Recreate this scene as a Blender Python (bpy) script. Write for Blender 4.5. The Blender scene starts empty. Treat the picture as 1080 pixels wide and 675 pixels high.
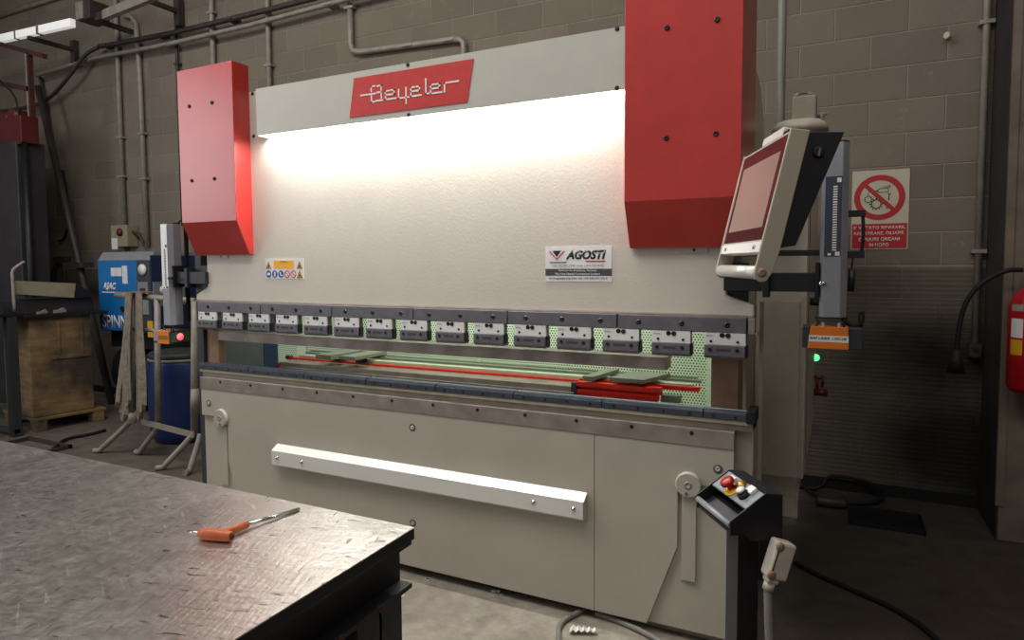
import bpy, bmesh, math, random
from mathutils import Vector, Matrix
random.seed(7)
D = bpy.data
SC = bpy.context.scene
COL = SC.collection
PI = math.pi

# ------------------------------------------------------------------ camera
cam_d = D.cameras.new('camera'); cam = D.objects.new('camera', cam_d); COL.objects.link(cam)
cam_d.sensor_width = 36.0
cam_d.lens = 694.35 * 36.0 / 1080.0
cam_d.shift_y = -0.01744
cam_d.clip_start = 0.02
_f = Vector((-0.44575211, 0.89318182, -0.05942465)); _r = Vector((0.89490222, 0.44622453, -0.00580425)); _u = Vector((-0.02133249, 0.05576651, 0.99821592))
cam.matrix_world = Matrix(((_r.x, _u.x, -_f.x, 3.41764), (_r.y, _u.y, -_f.y, -2.66355), (_r.z, _u.z, -_f.z, 1.56476), (0, 0, 0, 1)))
SC.camera = cam

# ------------------------------------------------------------------ world, lights, exposure
SC.view_settings.view_transform = 'Standard'
SC.view_settings.look = 'None'
SC.view_settings.exposure = 0.0
SC.view_settings.gamma = 1.0
SC.view_settings.use_curve_mapping = False
w = D.worlds.new('world'); SC.world = w; w.use_nodes = True
w.node_tree.nodes['Background'].inputs[0].default_value = (0.86, 0.83, 0.82, 1)
w.node_tree.nodes['Background'].inputs[1].default_value = 0.27


def area(name, loc, target, sx, sy, power, col=(1, 1, 1), spread=180):
    l = D.lights.new(name, 'AREA'); l.shape = 'RECTANGLE'; l.size = sx; l.size_y = sy
    l.energy = power; l.color = col; l.spread = math.radians(spread)
    o = D.objects.new(name, l); COL.objects.link(o); o.location = loc
    d = Vector(target) - Vector(loc)
    o.rotation_euler = d.to_track_quat('-Z', 'Y').to_euler()
    return o


area('unseen_overhead_light', (-0.2, -1.9, 5.7), (-0.2, -0.6, 0), 5.5, 1.6, 215, (1.0, 0.97, 0.93))
area('unseen_overhead_light', (4.3, -3.4, 5.7), (3.5, 1.2, 1.4), 2.2, 1.2, 75, (1.0, 0.97, 0.93))  # unseen fill added over the right side to brighten the cabinet and console
area('doorway_daylight', (-5.9, -4.6, 3.2), (0.0, -0.4, 1.6), 2.4, 2.8, 105, (0.93, 0.96, 1.0))

# ------------------------------------------------------------------ materials
def lin(c):
    c = c / 255.0
    return c / 12.92 if c <= 0.04045 else ((c + 0.055) / 1.055) ** 2.4


def rgb(r, g, b): return (lin(r), lin(g), lin(b), 1.0)


class NT:
    def __init__(s, name):
        s.m = D.materials.new(name); s.m.use_nodes = True
        s.n = s.m.node_tree.nodes; s.l = s.m.node_tree.links
        s.b = s.n['Principled BSDF']

    def node(s, t, **k):
        x = s.n.new(t)
        for a, v in k.items(): setattr(x, a, v)
        return x

    def link(s, a, b): s.l.new(a, b)

    def coord(s, scale=(1, 1, 1)):
        g = s.node('ShaderNodeNewGeometry'); mp = s.node('ShaderNodeMapping')
        mp.inputs['Scale'].default_value = scale
        s.link(g.outputs['Position'], mp.inputs['Vector'])
        return mp.outputs['Vector']

    def noise(s, vec, scale, detail=4, rough=0.6, dist=0.0):
        x = s.node('ShaderNodeTexNoise'); x.inputs['Scale'].default_value = scale
        x.inputs['Detail'].default_value = detail; x.inputs['Roughness'].default_value = rough
        x.inputs['Distortion'].default_value = dist
        s.link(vec, x.inputs['Vector']); return x.outputs['Fac']

    def ramp(s, fac, stops):
        x = s.node('ShaderNodeValToRGB'); e = x.color_ramp.elements
        e[0].position, e[0].color = stops[0]; e[1].position, e[1].color = stops[-1]
        for p, c in stops[1:-1]:
            q = e.new(p); q.color = c
        s.link(fac, x.inputs['Fac']); return x.outputs['Color']

    def mix(s, fac, a, b, mode='MIX'):
        x = s.node('ShaderNodeMix'); x.data_type = 'RGBA'; x.blend_type = mode
        for sock, v in ((x.inputs[0], fac), (x.inputs[6], a), (x.inputs[7], b)):
            if hasattr(v, 'links'): s.link(v, sock)
            else: sock.default_value = v
        return x.outputs[2]

    def math(s, op, a, b=None, c=None):
        x = s.node('ShaderNodeMath', operation=op)
        for i, v in enumerate((a, b, c)):
            if v is None: continue
            if hasattr(v, 'links'): s.link(v, x.inputs[i])
            else: x.inputs[i].default_value = v
        return x.outputs[0]

    def bump(s, h, strength, dist=0.01):
        x = s.node('ShaderNodeBump'); x.inputs['Strength'].default_value = strength
        x.inputs['Distance'].default_value = dist
        s.link(h, x.inputs['Height']); s.link(x.outputs['Normal'], s.b.inputs['Normal'])

    def set(s, **k):
        for a, v in k.items():
            sock = s.b.inputs[a]
            if hasattr(v, 'links'): s.link(v, sock)
            else: sock.default_value = v
        return s.m


def paint(name, c, rough=0.5, metal=0.0, var=0.06, scale=6.0, bump=0.0, bscale=200, spec=0.5):
    t = NT(name); v = t.coord()
    n = t.noise(v, scale)
    lo = tuple(x * (1 - var * 2) for x in c[:3]) + (1,); hi = tuple(min(1, x * (1 + var)) for x in c[:3]) + (1,)
    t.set(**{'Base Color': t.ramp(n, [(0.3, lo), (0.7, hi)]), 'Roughness': rough, 'Metallic': metal, 'Specular IOR Level': spec})
    if bump:
        t.bump(t.noise(v, bscale, 2), bump, 0.002)
    return t.m


def glow(name, c, s):
    t = NT(name)
    t.set(**{'Base Color': (0.8, 0.8, 0.8, 1), 'Emission Color': c, 'Emission Strength': s})
    return t.m


M = {}
M['beige'] = paint('beige_paint', rgb(180, 173, 159), 0.42, var=0.04, scale=3, bump=0.05, bscale=300)
M['beige_ram'] = paint('beige_hammered_paint', rgb(202, 194, 182), 0.45, var=0.02, scale=3, bump=0.36, bscale=105)
M['hood'] = paint('hood_paint', rgb(188, 186, 176), 0.4, var=0.02)
M['strip_lightened'] = paint('glossy_lightened_strip_paint', rgb(226, 224, 217), 0.2, var=0.02, spec=0.9)  # cover strip paint lightened to stand in for lamp light on its top
M['red'] = paint('red_paint', rgb(182, 42, 35), 0.32, var=0.05, scale=8, bump=0.10, bscale=400, spec=1.0)
M['logo_red'] = paint('logo_red_paint', rgb(196, 62, 60), 0.4, var=0.05, scale=30)
M['bright_red'] = paint('bright_red_paint', rgb(222, 30, 12), 0.4)
M['dark_red'] = paint('dark_red_paint', rgb(92, 24, 26), 0.5, var=0.15)
M['rust_red'] = paint('rusty_red_paint', rgb(70, 32, 32), 0.7, var=0.2, scale=10)
M['ext_red'] = paint('extinguisher_red_paint', rgb(170, 16, 28), 0.3)
M['gunmetal'] = paint('dark_phosphated_steel', rgb(108, 105, 111), 0.42, metal=0.2, var=0.1, scale=20)
M['die'] = paint('blued_die_steel', rgb(84, 90, 102), 0.34, metal=0.5, var=0.1, scale=20)
M['black'] = paint('black_powder_coat', rgb(22, 22, 27), 0.5, var=0.1)
M['rubber'] = paint('black_rubber', rgb(16, 15, 16), 0.7)
M['charcoal'] = paint('charcoal_paint', rgb(52, 54, 58), 0.5, var=0.08)
M['plate'] = paint('bright_ground_steel', rgb(232, 232, 229), 0.42, metal=0.05, var=0.05)
M['steel'] = paint('bare_steel', rgb(162, 150, 143), 0.42, metal=0.4, var=0.14, scale=9)
M['brown_steel'] = paint('brown_bare_steel', rgb(148, 118, 96), 0.5, metal=0.15, var=0.15, scale=7)
M['chrome'] = paint('polished_steel', rgb(205, 205, 205), 0.2, metal=1.0, var=0.02)
M['alu'] = paint('satin_aluminium', rgb(205, 203, 196), 0.35, metal=0.35, var=0.02)
M['console'] = paint('console_grey_paint', rgb(168, 158, 142), 0.45, var=0.02)
M['white'] = paint('white_enamel', rgb(232, 230, 224), 0.4, var=0.02)
M['sign_white'] = paint('aged_sign_white', rgb(196, 188, 168), 0.5, var=0.03)
M['sign_red'] = paint('faded_sign_red', rgb(178, 34, 40), 0.5, var=0.04)
M['ink'] = paint('black_ink', rgb(26, 25, 27), 0.6)
M['grey_ink'] = paint('grey_ink', rgb(66, 64, 68), 0.6)
M['pale_ink'] = paint('pale_grey_ink', rgb(150, 146, 140), 0.6)
M['green_ink'] = paint('green_ink', rgb(58, 92, 66), 0.6)
M['red_ink'] = paint('red_ink', rgb(196, 40, 54), 0.6)
M['yellow'] = paint('yellow_sticker', rgb(236, 172, 34), 0.5, var=0.03)
M['blue_ink'] = paint('blue_sticker', rgb(24, 84, 150), 0.5)
M['orange'] = paint('orange_plastic', rgb(226, 122, 24), 0.4, var=0.05)
M['orange_grip'] = paint('orange_grip_plastic', rgb(196, 98, 54), 0.42, var=0.08, scale=40)
M['blue'] = paint('blue_enamel', rgb(18, 108, 176), 0.4, var=0.06)
M['navy'] = paint('navy_panel', rgb(26, 44, 80), 0.5)
M['drum_blue'] = paint('blue_drum_plastic', rgb(26, 44, 98), 0.4, var=0.08)
M['grey_panel'] = paint('grey_panel_paint', rgb(128, 134, 138), 0.5)
M['laser_grey'] = paint('laser_grey_anodised', rgb(146, 148, 154), 0.4, metal=0.1)
M['laser_dark'] = paint('laser_dark_plastic', rgb(48, 48, 54), 0.45)
M['scale_dark'] = paint('scale_dark_blue', rgb(58, 64, 78), 0.45)
M['cream'] = paint('cream_diecast', rgb(196, 186, 172), 0.4, var=0.05, scale=30)
M['grey_cable'] = paint('grey_cable_sheath', rgb(128, 124, 116), 0.5)
M['pipe'] = paint('galvanised_pipe', rgb(152, 144, 133), 0.5, metal=0.1, var=0.12, scale=12)
M['dark_pipe'] = paint('dark_grimy_pipe', rgb(62, 54, 50), 0.55, var=0.2, scale=12)
M['strap'] = paint('worn_grey_webbing', rgb(138, 128, 112), 0.9, var=0.2, scale=25)
M['wood'] = None
M['tank_black'] = paint('black_tank_paint', rgb(30, 32, 38), 0.45)
M['label_paper'] = paint('white_label', rgb(222, 222, 220), 0.5)
M['brass'] = paint('brass', rgb(170, 130, 70), 0.35, metal=0.8)
M['cardboard'] = paint('dirty_beige_sheet', rgb(150, 140, 116), 0.7, var=0.1)
M['green_steel'] = paint('greenish_grey_paint', rgb(128, 134, 116), 0.5)
M['pale_green'] = paint('pale_green_paint', rgb(188, 205, 178), 0.5, var=0.03)
M['dark_grey'] = paint('dark_grey_machine_paint', rgb(48, 46, 50), 0.55, var=0.15, scale=4)
M['yellow_tag'] = paint('yellow_tag', rgb(214, 160, 30), 0.5)
M['plastic_film'] = paint('grubby_grey_wrapping', rgb(138, 128, 114), 0.45, var=0.08, scale=20, bump=0.6, bscale=25)
M['rail_paint'] = paint('worn_beige_rail_paint', rgb(168, 158, 138), 0.5, var=0.1, scale=12)
M['cab'] = paint('lightened_beige_cabinet_paint', rgb(216, 209, 194), 0.42, var=0.03)  # machine beige made lighter to offset the shade on the cabinet
M['frame_grey'] = paint('frame_grey_blue', rgb(84, 87, 94), 0.5)
M['led'] = glow('led_diffuser', (1.0, 0.98, 0.93, 1), 9.0)
M['green_led'] = glow('green_indicator', (0.08, 1.0, 0.25, 1), 1.6)
M['red_lens'] = glow('red_laser_lens', (1.0, 0.02, 0.08, 1), 1.0)
M['batten_glow'] = glow('batten_weak_emission', (1.0, 0.98, 0.93, 1), 0.45)  # weak emission added to brighten the white batten body


def mk_wood():
    t = NT('stained_plywood'); v = t.coord((1.0, 1.0, 9.0)); v2 = t.coord()
    g = t.noise(v, 2.2, 5, 0.6, 0.6); d = t.noise(v2, 1.9, 4)
    c = t.ramp(g, [(0.3, rgb(112, 88, 58)), (0.7, rgb(150, 124, 84))])
    dirt = t.ramp(d, [(0.42, (0, 0, 0, 1)), (0.62, (1, 1, 1, 1))])
    c = t.mix(dirt, c, rgb(62, 52, 42))
    t.set(**{'Base Color': c, 'Roughness': 0.8}); return t.m


def mk_screen():   # dark glass with its pale reflection put into the base colour
    t = NT('switched_off_screen_glass')
    t.set(**{'Base Color': rgb(160, 136, 126), 'Roughness': 0.22, 'Specular IOR Level': 0.6}); return t.m


def mk_acrylic():
    t = NT('dusty_clear_acrylic'); v = t.coord()
    n = t.noise(v, 30, 3)
    tr = t.node('ShaderNodeBsdfTransparent'); tr.inputs['Color'].default_value = (0.95, 0.955, 0.945, 1)
    mx = t.node('ShaderNodeMixShader')
    t.set(**{'Base Color': rgb(180, 178, 168), 'Roughness': 0.25})
    fac = t.ramp(n, [(0.55, (0.05, 0.05, 0.05, 1)), (0.75, (0.16, 0.16, 0.16, 1))])
    t.link(fac, mx.inputs[0]); t.link(tr.outputs[0], mx.inputs[1]); t.link(t.b.outputs[0], mx.inputs[2])
    t.link(mx.outputs[0], t.n['Material Output'].inputs['Surface'])
    return t.m


def mk_perforated():
    t = NT('perforated_pale_green_sheet')
    g = t.node('ShaderNodeNewGeometry'); sx = t.node('ShaderNodeSeparateXYZ')
    t.link(g.outputs['Position'], sx.inputs[0])
    p = 0.0165
    x = sx.outputs['X']; z = sx.outputs['Z']
    row = t.math('DIVIDE', z, p * 0.866)
    fl = t.math('FLOOR', row)
    odd = t.math('MODULO', t.math('ABSOLUTE', fl), 2.0)
    xx = t.math('ADD', t.math('DIVIDE', x, p), t.math('MULTIPLY', odd, 0.5))
    fx = t.math('SUBTRACT', t.math('FRACT', t.math('ADD', xx, 100.0)), 0.5)
    fz = t.math('SUBTRACT', t.math('FRACT', row), 0.5)
    fz = t.math('MULTIPLY', fz, 0.866)
    r = t.math('SQRT', t.math('ADD', t.math('MULTIPLY', fx, fx), t.math('MULTIPLY', fz, fz)))
    hole = t.math('LESS_THAN', r, 0.27)
    c = t.mix(hole, rgb(192, 212, 182), rgb(30, 34, 30))
    t.set(**{'Base Color': c, 'Roughness': 0.5}); return t.m


def mk_wall():
    t = NT('painted_concrete_block_wall')
    g = t.node('ShaderNodeNewGeometry'); sx = t.node('ShaderNodeSeparateXYZ')
    t.link(g.outputs['Position'], sx.inputs[0])
    cv = t.node('ShaderNodeCombineXYZ')
    t.link(t.math('ADD', sx.outputs['X'], 0.255), cv.inputs[0]); t.link(t.math('ADD', sx.outputs['Z'], -0.047), cv.inputs[1])
    wob = t.noise(t.coord(), 3.0, 2)
    br = t.node('ShaderNodeTexBrick'); br.offset = 0.5
    br.inputs['Scale'].default_value = 1.0; br.inputs['Brick Width'].default_value = 0.424
    br.inputs['Row Height'].default_value = 0.2125; br.inputs['Mortar Size'].default_value = 0.006
    br.inputs['Mortar Smooth'].default_value = 0.5
    br.inputs['Color1'].default_value = rgb(134, 124, 111); br.inputs['Color2'].default_value = rgb(121, 112, 100)
    br.inputs['Mortar'].default_value = rgb(158, 148, 134)
    t.link(cv.outputs[0], br.inputs['Vector'])
    v = t.coord()
    n1 = t.noise(v, 1.3, 5); n2 = t.noise(v, 14, 4, 0.7); n3 = t.noise(v, 55, 3, 0.7)
    c = t.mix(t.ramp(n1, [(0.3, (0.25, 0.25, 0.25, 1)), (0.7, (0, 0, 0, 1))]), br.outputs['Color'], rgb(88, 79, 71))
    c = t.mix(t.ramp(n2, [(0.64, (0, 0, 0, 1)), (0.74, (0.4, 0.4, 0.4, 1))]), c, rgb(164, 152, 134))
    # lower courses: bare ribbed blocks, grubbier
    low = t.math('LESS_THAN', sx.outputs['Z'], 1.515)
    dado = t.mix(n2, rgb(60, 54, 49), rgb(96, 88, 80))
    c = t.mix(t.math('MULTIPLY', low, 0.62), c, dado)
    # soot blown on the blocks beside the column
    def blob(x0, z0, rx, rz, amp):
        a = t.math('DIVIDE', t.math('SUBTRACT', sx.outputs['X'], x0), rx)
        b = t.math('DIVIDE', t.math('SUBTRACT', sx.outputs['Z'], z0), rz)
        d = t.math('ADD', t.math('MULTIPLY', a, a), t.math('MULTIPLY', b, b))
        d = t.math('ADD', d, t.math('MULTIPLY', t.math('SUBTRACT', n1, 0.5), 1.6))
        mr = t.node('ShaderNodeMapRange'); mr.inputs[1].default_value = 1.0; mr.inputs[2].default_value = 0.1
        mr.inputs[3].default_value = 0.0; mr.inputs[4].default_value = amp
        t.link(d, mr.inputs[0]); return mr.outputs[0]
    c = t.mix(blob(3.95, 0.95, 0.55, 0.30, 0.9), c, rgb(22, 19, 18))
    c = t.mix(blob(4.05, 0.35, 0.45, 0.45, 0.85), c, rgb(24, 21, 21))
    h = t.math('ADD', t.math('MULTIPLY', br.outputs['Fac'], -0.7), t.math('MULTIPLY', n3, 0.35))
    rib = t.math('MULTIPLY', t.math('SINE', t.math('MULTIPLY', sx.outputs['Z'], 2 * PI / 0.0305)), 0.5)
    h = t.math('ADD', h, t.math('MULTIPLY', t.math('MULTIPLY', rib, low), 0.14))
    h = t.math('ADD', h, t.math('MULTIPLY', wob, 0.2))
    t.bump(h, 0.9, 0.014)
    t.set(**{'Base Color': c, 'Roughness': 0.85, 'Specular IOR Level': 0.2}); return t.m


def mk_floor():
    t = NT('worn_concrete_floor'); v = t.coord()
    n1 = t.noise(v, 0.9, 6); n2 = t.noise(v, 7, 5, 0.7); n3 = t.noise(v, 60, 3, 0.7)
    c = t.ramp(n2, [(0.3, rgb(120, 112, 100)), (0.7, rgb(168, 160, 146))])
    g = t.node('ShaderNodeNewGeometry'); sx = t.node('ShaderNodeSeparateXYZ'); t.link(g.outputs['Position'], sx.inputs[0])
    # oily black grime trodden in beside and behind the machine
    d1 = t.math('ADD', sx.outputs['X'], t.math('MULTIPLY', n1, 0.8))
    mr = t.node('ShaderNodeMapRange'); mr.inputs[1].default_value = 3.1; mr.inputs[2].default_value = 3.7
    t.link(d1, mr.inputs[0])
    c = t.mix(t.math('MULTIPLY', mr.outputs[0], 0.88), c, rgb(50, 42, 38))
    mr2 = t.node('ShaderNodeMapRange'); mr2.inputs[1].default_value = 0.5; mr2.inputs[2].default_value = -0.6
    t.link(t.math('ADD', sx.outputs['X'], t.math('MULTIPLY', n1, 0.6)), mr2.inputs[0])
    c = t.mix(t.math('MULTIPLY', mr2.outputs[0], 0.7), c, rgb(70, 62, 56))
    c = t.mix(t.ramp(n1, [(0.5, (0, 0, 0, 1)), (0.75, (0.5, 0.5, 0.5, 1))]), c, rgb(84, 76, 66))
    t.bump(t.math('ADD', n3, n2), 0.15, 0.004)
    t.set(**{'Base Color': c, 'Roughness': t.ramp(n2, [(0.3, (0.5, 0.5, 0.5, 1)), (0.7, (0.75, 0.75, 0.75, 1))]), 'Specular IOR Level': 0.3}); return t.m


def mk_tabletop():
    t = NT('worn_steel_table_plate')
    v = t.coord(); vs = t.coord((1.0, 3.0, 1.0)); vd = t.coord((3.2, 1.0, 1.0))
    n1 = t.noise(v, 1.9, 6, 0.65, 0.8); n2 = t.noise(v, 24, 7, 0.75, 0.6); n3 = t.noise(vs, 17, 5, 0.75, 1.0); n4 = t.noise(vd, 22, 3, 0.6, 1.2)
    c = t.ramp(n1, [(0.3, rgb(190, 185, 178)), (0.7, rgb(232, 228, 222))])
    c = t.mix(t.ramp(n3, [(0.56, (0, 0, 0, 1)), (0.74, (0.55, 0.55, 0.55, 1))]), c, rgb(84, 80, 76))
    c = t.mix(t.ramp(n4, [(0.70, (0, 0, 0, 1)), (0.73, (0.8, 0.8, 0.8, 1))]), c, rgb(64, 60, 58))
    c = t.mix(t.ramp(n2, [(0.60, (0, 0, 0, 1)), (0.70, (0.6, 0.6, 0.6, 1))]), c, rgb(238, 234, 228))
    def scratch(ang, sx_, sy_, sc, lo, hi, amt, col, cc):
        g = t.node('ShaderNodeNewGeometry'); mp = t.node('ShaderNodeMapping'); mp.inputs['Rotation'].default_value = (0, 0, ang)
        mp2 = t.node('ShaderNodeMapping'); mp2.inputs['Scale'].default_value = (sx_, sy_, 1)
        t.link(g.outputs['Position'], mp.inputs['Vector']); t.link(mp.outputs['Vector'], mp2.inputs['Vector'])
        f = t.noise(mp2.outputs['Vector'], sc, 3, 0.55, 0.3)
        return t.mix(t.ramp(f, [(lo, (0, 0, 0, 1)), (hi, (amt, amt, amt, 1))]), cc, col), f
    c, f1 = scratch(0.5, 1.2, 16, 5, 0.66, 0.69, 0.7, rgb(244, 240, 234), c)
    c, f2 = scratch(-0.25, 2.0, 9, 6, 0.655, 0.70, 0.8, rgb(70, 66, 62), c)
    c, f3 = scratch(1.2, 2.0, 14, 5, 0.67, 0.70, 0.7, rgb(80, 76, 72), c)
    r = t.ramp(n2, [(0.25, (0.26, 0.26, 0.26, 1)), (0.75, (0.44, 0.44, 0.44, 1))])
    h = t.math('ADD', t.math('MULTIPLY', n1, 0.6), t.math('ADD', t.math('MULTIPLY', n2, 0.16), t.math('MULTIPLY', t.math('ADD', f2, f3), -0.22)))
    t.bump(h, 0.42, 0.014)
    t.set(**{'Base Color': c, 'Roughness': r, 'Metallic': 0.95}); return t.m


M['wood'] = mk_wood(); M['screen'] = mk_screen(); M['acrylic'] = mk_acrylic(); M['perf'] = mk_perforated()
M['wall'] = mk_wall(); M['floor'] = mk_floor(); M['tabletop'] = mk_tabletop()
M['bezel'] = paint('dark_maroon_bezel_glass', rgb(70, 40, 42), 0.15)
M['column'] = paint('grimy_concrete_column', rgb(116, 104, 92), 0.85, var=0.15, scale=5, bump=0.3, bscale=60)
M['column_side'] = paint('dark_side_concrete', rgb(52, 45, 42), 0.85, var=0.2, scale=4, bump=0.3, bscale=60)  # darker concrete tone for the column's left face
M['roof'] = paint('grey_roof_sheet', rgb(130, 126, 120), 0.9)

# ------------------------------------------------------------------ mesh building
class MB:
    """collects shapes (world or local coordinates) to be linked as ONE mesh"""
    def __init__(s): s.bm = bmesh.new()

    def poly(s, vs, fs, smooth=False):
        b = [s.bm.verts.new(v) for v in vs]
        for f in fs:
            try:
                x = s.bm.faces.new([b[i] for i in f]); x.smooth = smooth
            except ValueError: pass
        return s

    def box(s, x0, x1, y0, y1, z0, z1):
        v = [(x, y, z) for z in (z0, z1) for y in (y0, y1) for x in (x0, x1)]
        return s.poly(v, [(0, 2, 3, 1), (4, 5, 7, 6), (0, 1, 5, 4), (2, 6, 7, 3), (0, 4, 6, 2), (1, 3, 7, 5)])

    def obox(s, c, ax, ay, az):   # centre and three half-axis vectors
        c, ax, ay, az = map(Vector, (c, ax, ay, az))
        v = [c + ax * x + ay * y + az * z for z in (-1, 1) for y in (-1, 1) for x in (-1, 1)]
        return s.poly(v, [(0, 2, 3, 1), (4, 5, 7, 6), (0, 1, 5, 4), (2, 6, 7, 3), (0, 4, 6, 2), (1, 3, 7, 5)])

    def prism(s, pts, axis, a, b):
        """2-D outline extruded along axis from a to b ('x': pts are (y,z); 'y': (x,z); 'z': (x,y))"""
        def P(p, t): return {'x': (t, p[0], p[1]), 'y': (p[0], t, p[1]), 'z': (p[0], p[1], t)}[axis]
        n = len(pts); v = [P(p, a) for p in pts] + [P(p, b) for p in pts]
        f = [tuple(range(n)), tuple(range(2 * n - 1, n - 1, -1))]
        f += [(i, i + n, (i + 1) % n + n, (i + 1) % n) for i in range(n)]
        return s.poly(v, f)

    def cyl(s, p0, p1, r0, r1=None, seg=20, cap=True):
        r1 = r0 if r1 is None else r1
        p0, p1 = Vector(p0), Vector(p1); d = (p1 - p0).normalized()
        a = d.orthogonal().normalized(); b = d.cross(a)
        v = []
        for p, r in ((p0, r0), (p1, r1)):
            for i in range(seg):
                t = 2 * PI * i / seg; v.append(p + (a * math.cos(t) + b * math.sin(t)) * r)
        bv = [s.bm.verts.new(x) for x in v]
        for i in range(seg):
            j = (i + 1) % seg
            f = s.bm.faces.new((bv[i], bv[j], bv[seg + j], bv[seg + i])); f.smooth = True
        if cap:
            s.bm.faces.new(bv[:seg][::-1]); s.bm.faces.new(bv[seg:])
        return s

    def lathe(s, c, axis, prof, seg=28):
        """prof: (distance along axis, radius)"""
        c = Vector(c); d = Vector(axis).normalized(); a = d.orthogonal().normalized(); b = d.cross(a)
        rings = []
        for h, r in prof:
            rings.append([s.bm.verts.new(c + d * h + (a * math.cos(2 * PI * i / seg) + b * math.sin(2 * PI * i / seg)) * max(r, 1e-4)) for i in range(seg)])
        for k in range(len(rings) - 1):
            for i in range(seg):
                j = (i + 1) % seg
                f = s.bm.faces.new((rings[k][i], rings[k][j], rings[k + 1][j], rings[k + 1][i])); f.smooth = True
        s.bm.faces.new(rings[0][::-1]); s.bm.faces.new(rings[-1])
        return s

    def tube(s, pts, r, seg=10, smooth=0):
        P = [Vector(p) for p in pts]
        for _ in range(smooth):      # corner cutting
            Q = [P[0]]
            for i in range(len(P) - 1):
                Q += [P[i] * 0.75 + P[i + 1] * 0.25, P[i] * 0.25 + P[i + 1] * 0.75]
            P = Q + [P[-1]]
        prev = None; rings = []
        for i, p in enumerate(P):
            d = (P[min(i + 1, len(P) - 1)] - P[max(i - 1, 0)]).normalized()
            if prev is None: a = d.orthogonal().normalized()
            else:
                a = prev - d * prev.dot(d); a.normalize()
            prev = a; b = d.cross(a)
            rr = r[min(i, len(r) - 1)] if isinstance(r, (list, tuple)) else r
            rings.append([s.bm.verts.new(p + (a * math.cos(2 * PI * k / seg) + b * math.sin(2 * PI * k / seg)) * rr) for k in range(seg)])
        for k in range(len(rings) - 1):
            for i in range(seg):
                j = (i + 1) % seg
                f = s.bm.faces.new((rings[k][i], rings[k][j], rings[k + 1][j], rings[k + 1][i])); f.smooth = True
        s.bm.faces.new(rings[0][::-1]); s.bm.faces.new(rings[-1])
        return s

    def ribbon(s, pts, width, thick, normal=(0, -1, 0)):
        """a flat bar following pts, its width lying across normal"""
        n = Vector(normal).normalized()
        for p, q in zip(pts[:-1], pts[1:]):
            p, q = Vector(p), Vector(q); d = q - p
            if d.length < 1e-6: continue
            dn = d.normalized(); side = dn.cross(n)
            s.obox((p + q) / 2, d / 2 + dn * width * 0.5, side * width / 2, n * thick / 2)
        return s

    def xform(s, m): bmesh.ops.transform(s.bm, matrix=m, verts=s.bm.verts); return s


ROOT = {}      # object -> matrix of its thing's base, so parts can be drawn in world coordinates


def tag(o, label=None, cat=None, group=None, kind=None):
    if label: o['label'] = label
    if cat: o['category'] = cat
    if group: o['group'] = group
    if kind: o['kind'] = kind
    return o


def thing(name, label, cat, loc=(0, 0, 0), rz=0.0, group=None):
    o = D.objects.new(name, None); COL.objects.link(o); o.empty_display_size = 0.1
    o.location = loc; o.rotation_euler = (0, 0, rz)
    ROOT[o] = Matrix.Translation(loc) @ Matrix.Rotation(rz, 4, 'Z')
    return tag(o, label, cat, group)


def obj(name, mb, mat, parent=None, bevel=0.0, local=False, label=None, origin=None):
    bmesh.ops.recalc_face_normals(mb.bm, faces=mb.bm.faces)
    if parent is not None:
        R = ROOT[parent]
        if not local: mb.xform(R.inverted())
    elif origin is not None:
        mb.xform(Matrix.Translation(-Vector(origin)))
    me = D.meshes.new(name); mb.bm.to_mesh(me); mb.bm.free()
    me.materials.append(M[mat] if isinstance(mat, str) else mat)
    o = D.objects.new(name, me); COL.objects.link(o)
    if origin is not None and parent is None: o.location = origin
    if parent is not None:
        o.parent = parent; ROOT[o] = ROOT[parent]
    if bevel:
        b = o.modifiers.new('bevel', 'BEVEL'); b.width = bevel; b.segments = 2; b.limit_method = 'ANGLE'; b.angle_limit = math.radians(40)
        b.harden_normals = False
    if label: o['label'] = label
    return o


def lone(name, mb, mat, label, cat, origin, bevel=0.0, group=None):
    return tag(obj(name, mb, mat, None, bevel, origin=origin), label, cat, group)


def struct(name, mb, mat, bevel=0.0):
    return tag(obj(name, mb, mat, None, bevel), kind='structure')


def dup(o, off, parent=None):
    """a copy of a part with its own sub-parts, shifted by off"""
    c = o.copy(); COL.objects.link(c)
    c.parent = parent or o.parent
    if parent is None: c.location = o.location + Vector(off)
    ROOT[c] = ROOT[o]
    for ch in [k for k in D.objects if k.parent == o]:
        dup(ch, (0, 0, 0), c)
    return c


def text_mb(body, ux, uz, width, height, origin, centre=False, shear=0.0, depth=0.0008, bold=0.0):
    """lettering as a mesh: laid along ux (right) and uz (up) from origin (lower left corner)"""
    cu = D.curves.new('lettering', 'FONT'); cu.body = body; cu.size = 1.0; cu.extrude = 0.0; cu.shear = shear; cu.offset = bold
    cu.resolution_u = 3
    if centre: cu.align_x = 'CENTER'
    to = D.objects.new('lettering', cu); COL.objects.link(to)
    bpy.context.view_layer.update()
    me = D.meshes.new_from_object(to.evaluated_get(bpy.context.evaluated_depsgraph_get()))
    D.objects.remove(to); D.curves.remove(cu)
    mb = MB(); mb.bm.from_mesh(me); D.meshes.remove(me)
    xs = [v.co.x for v in mb.bm.verts]; ys = [v.co.y for v in mb.bm.verts]
    x0, x1, y0, y1 = min(xs), max(xs), min(ys), max(ys)
    sx = width / (x1 - x0); sy = height / (y1 - y0)
    ux, uz, og = Vector(ux).normalized(), Vector(uz).normalized(), Vector(origin)
    n = ux.cross(uz)
    ex = bmesh.ops.extrude_face_region(mb.bm, geom=mb.bm.faces[:])
    up = set(v for v in ex['geom'] if isinstance(v, bmesh.types.BMVert))
    for v in mb.bm.verts:
        p = og + ux * (v.co.x - x0) * sx + uz * (v.co.y - y0) * sy
        if v in up: p = p + n * depth
        v.co = p
    return mb


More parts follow.
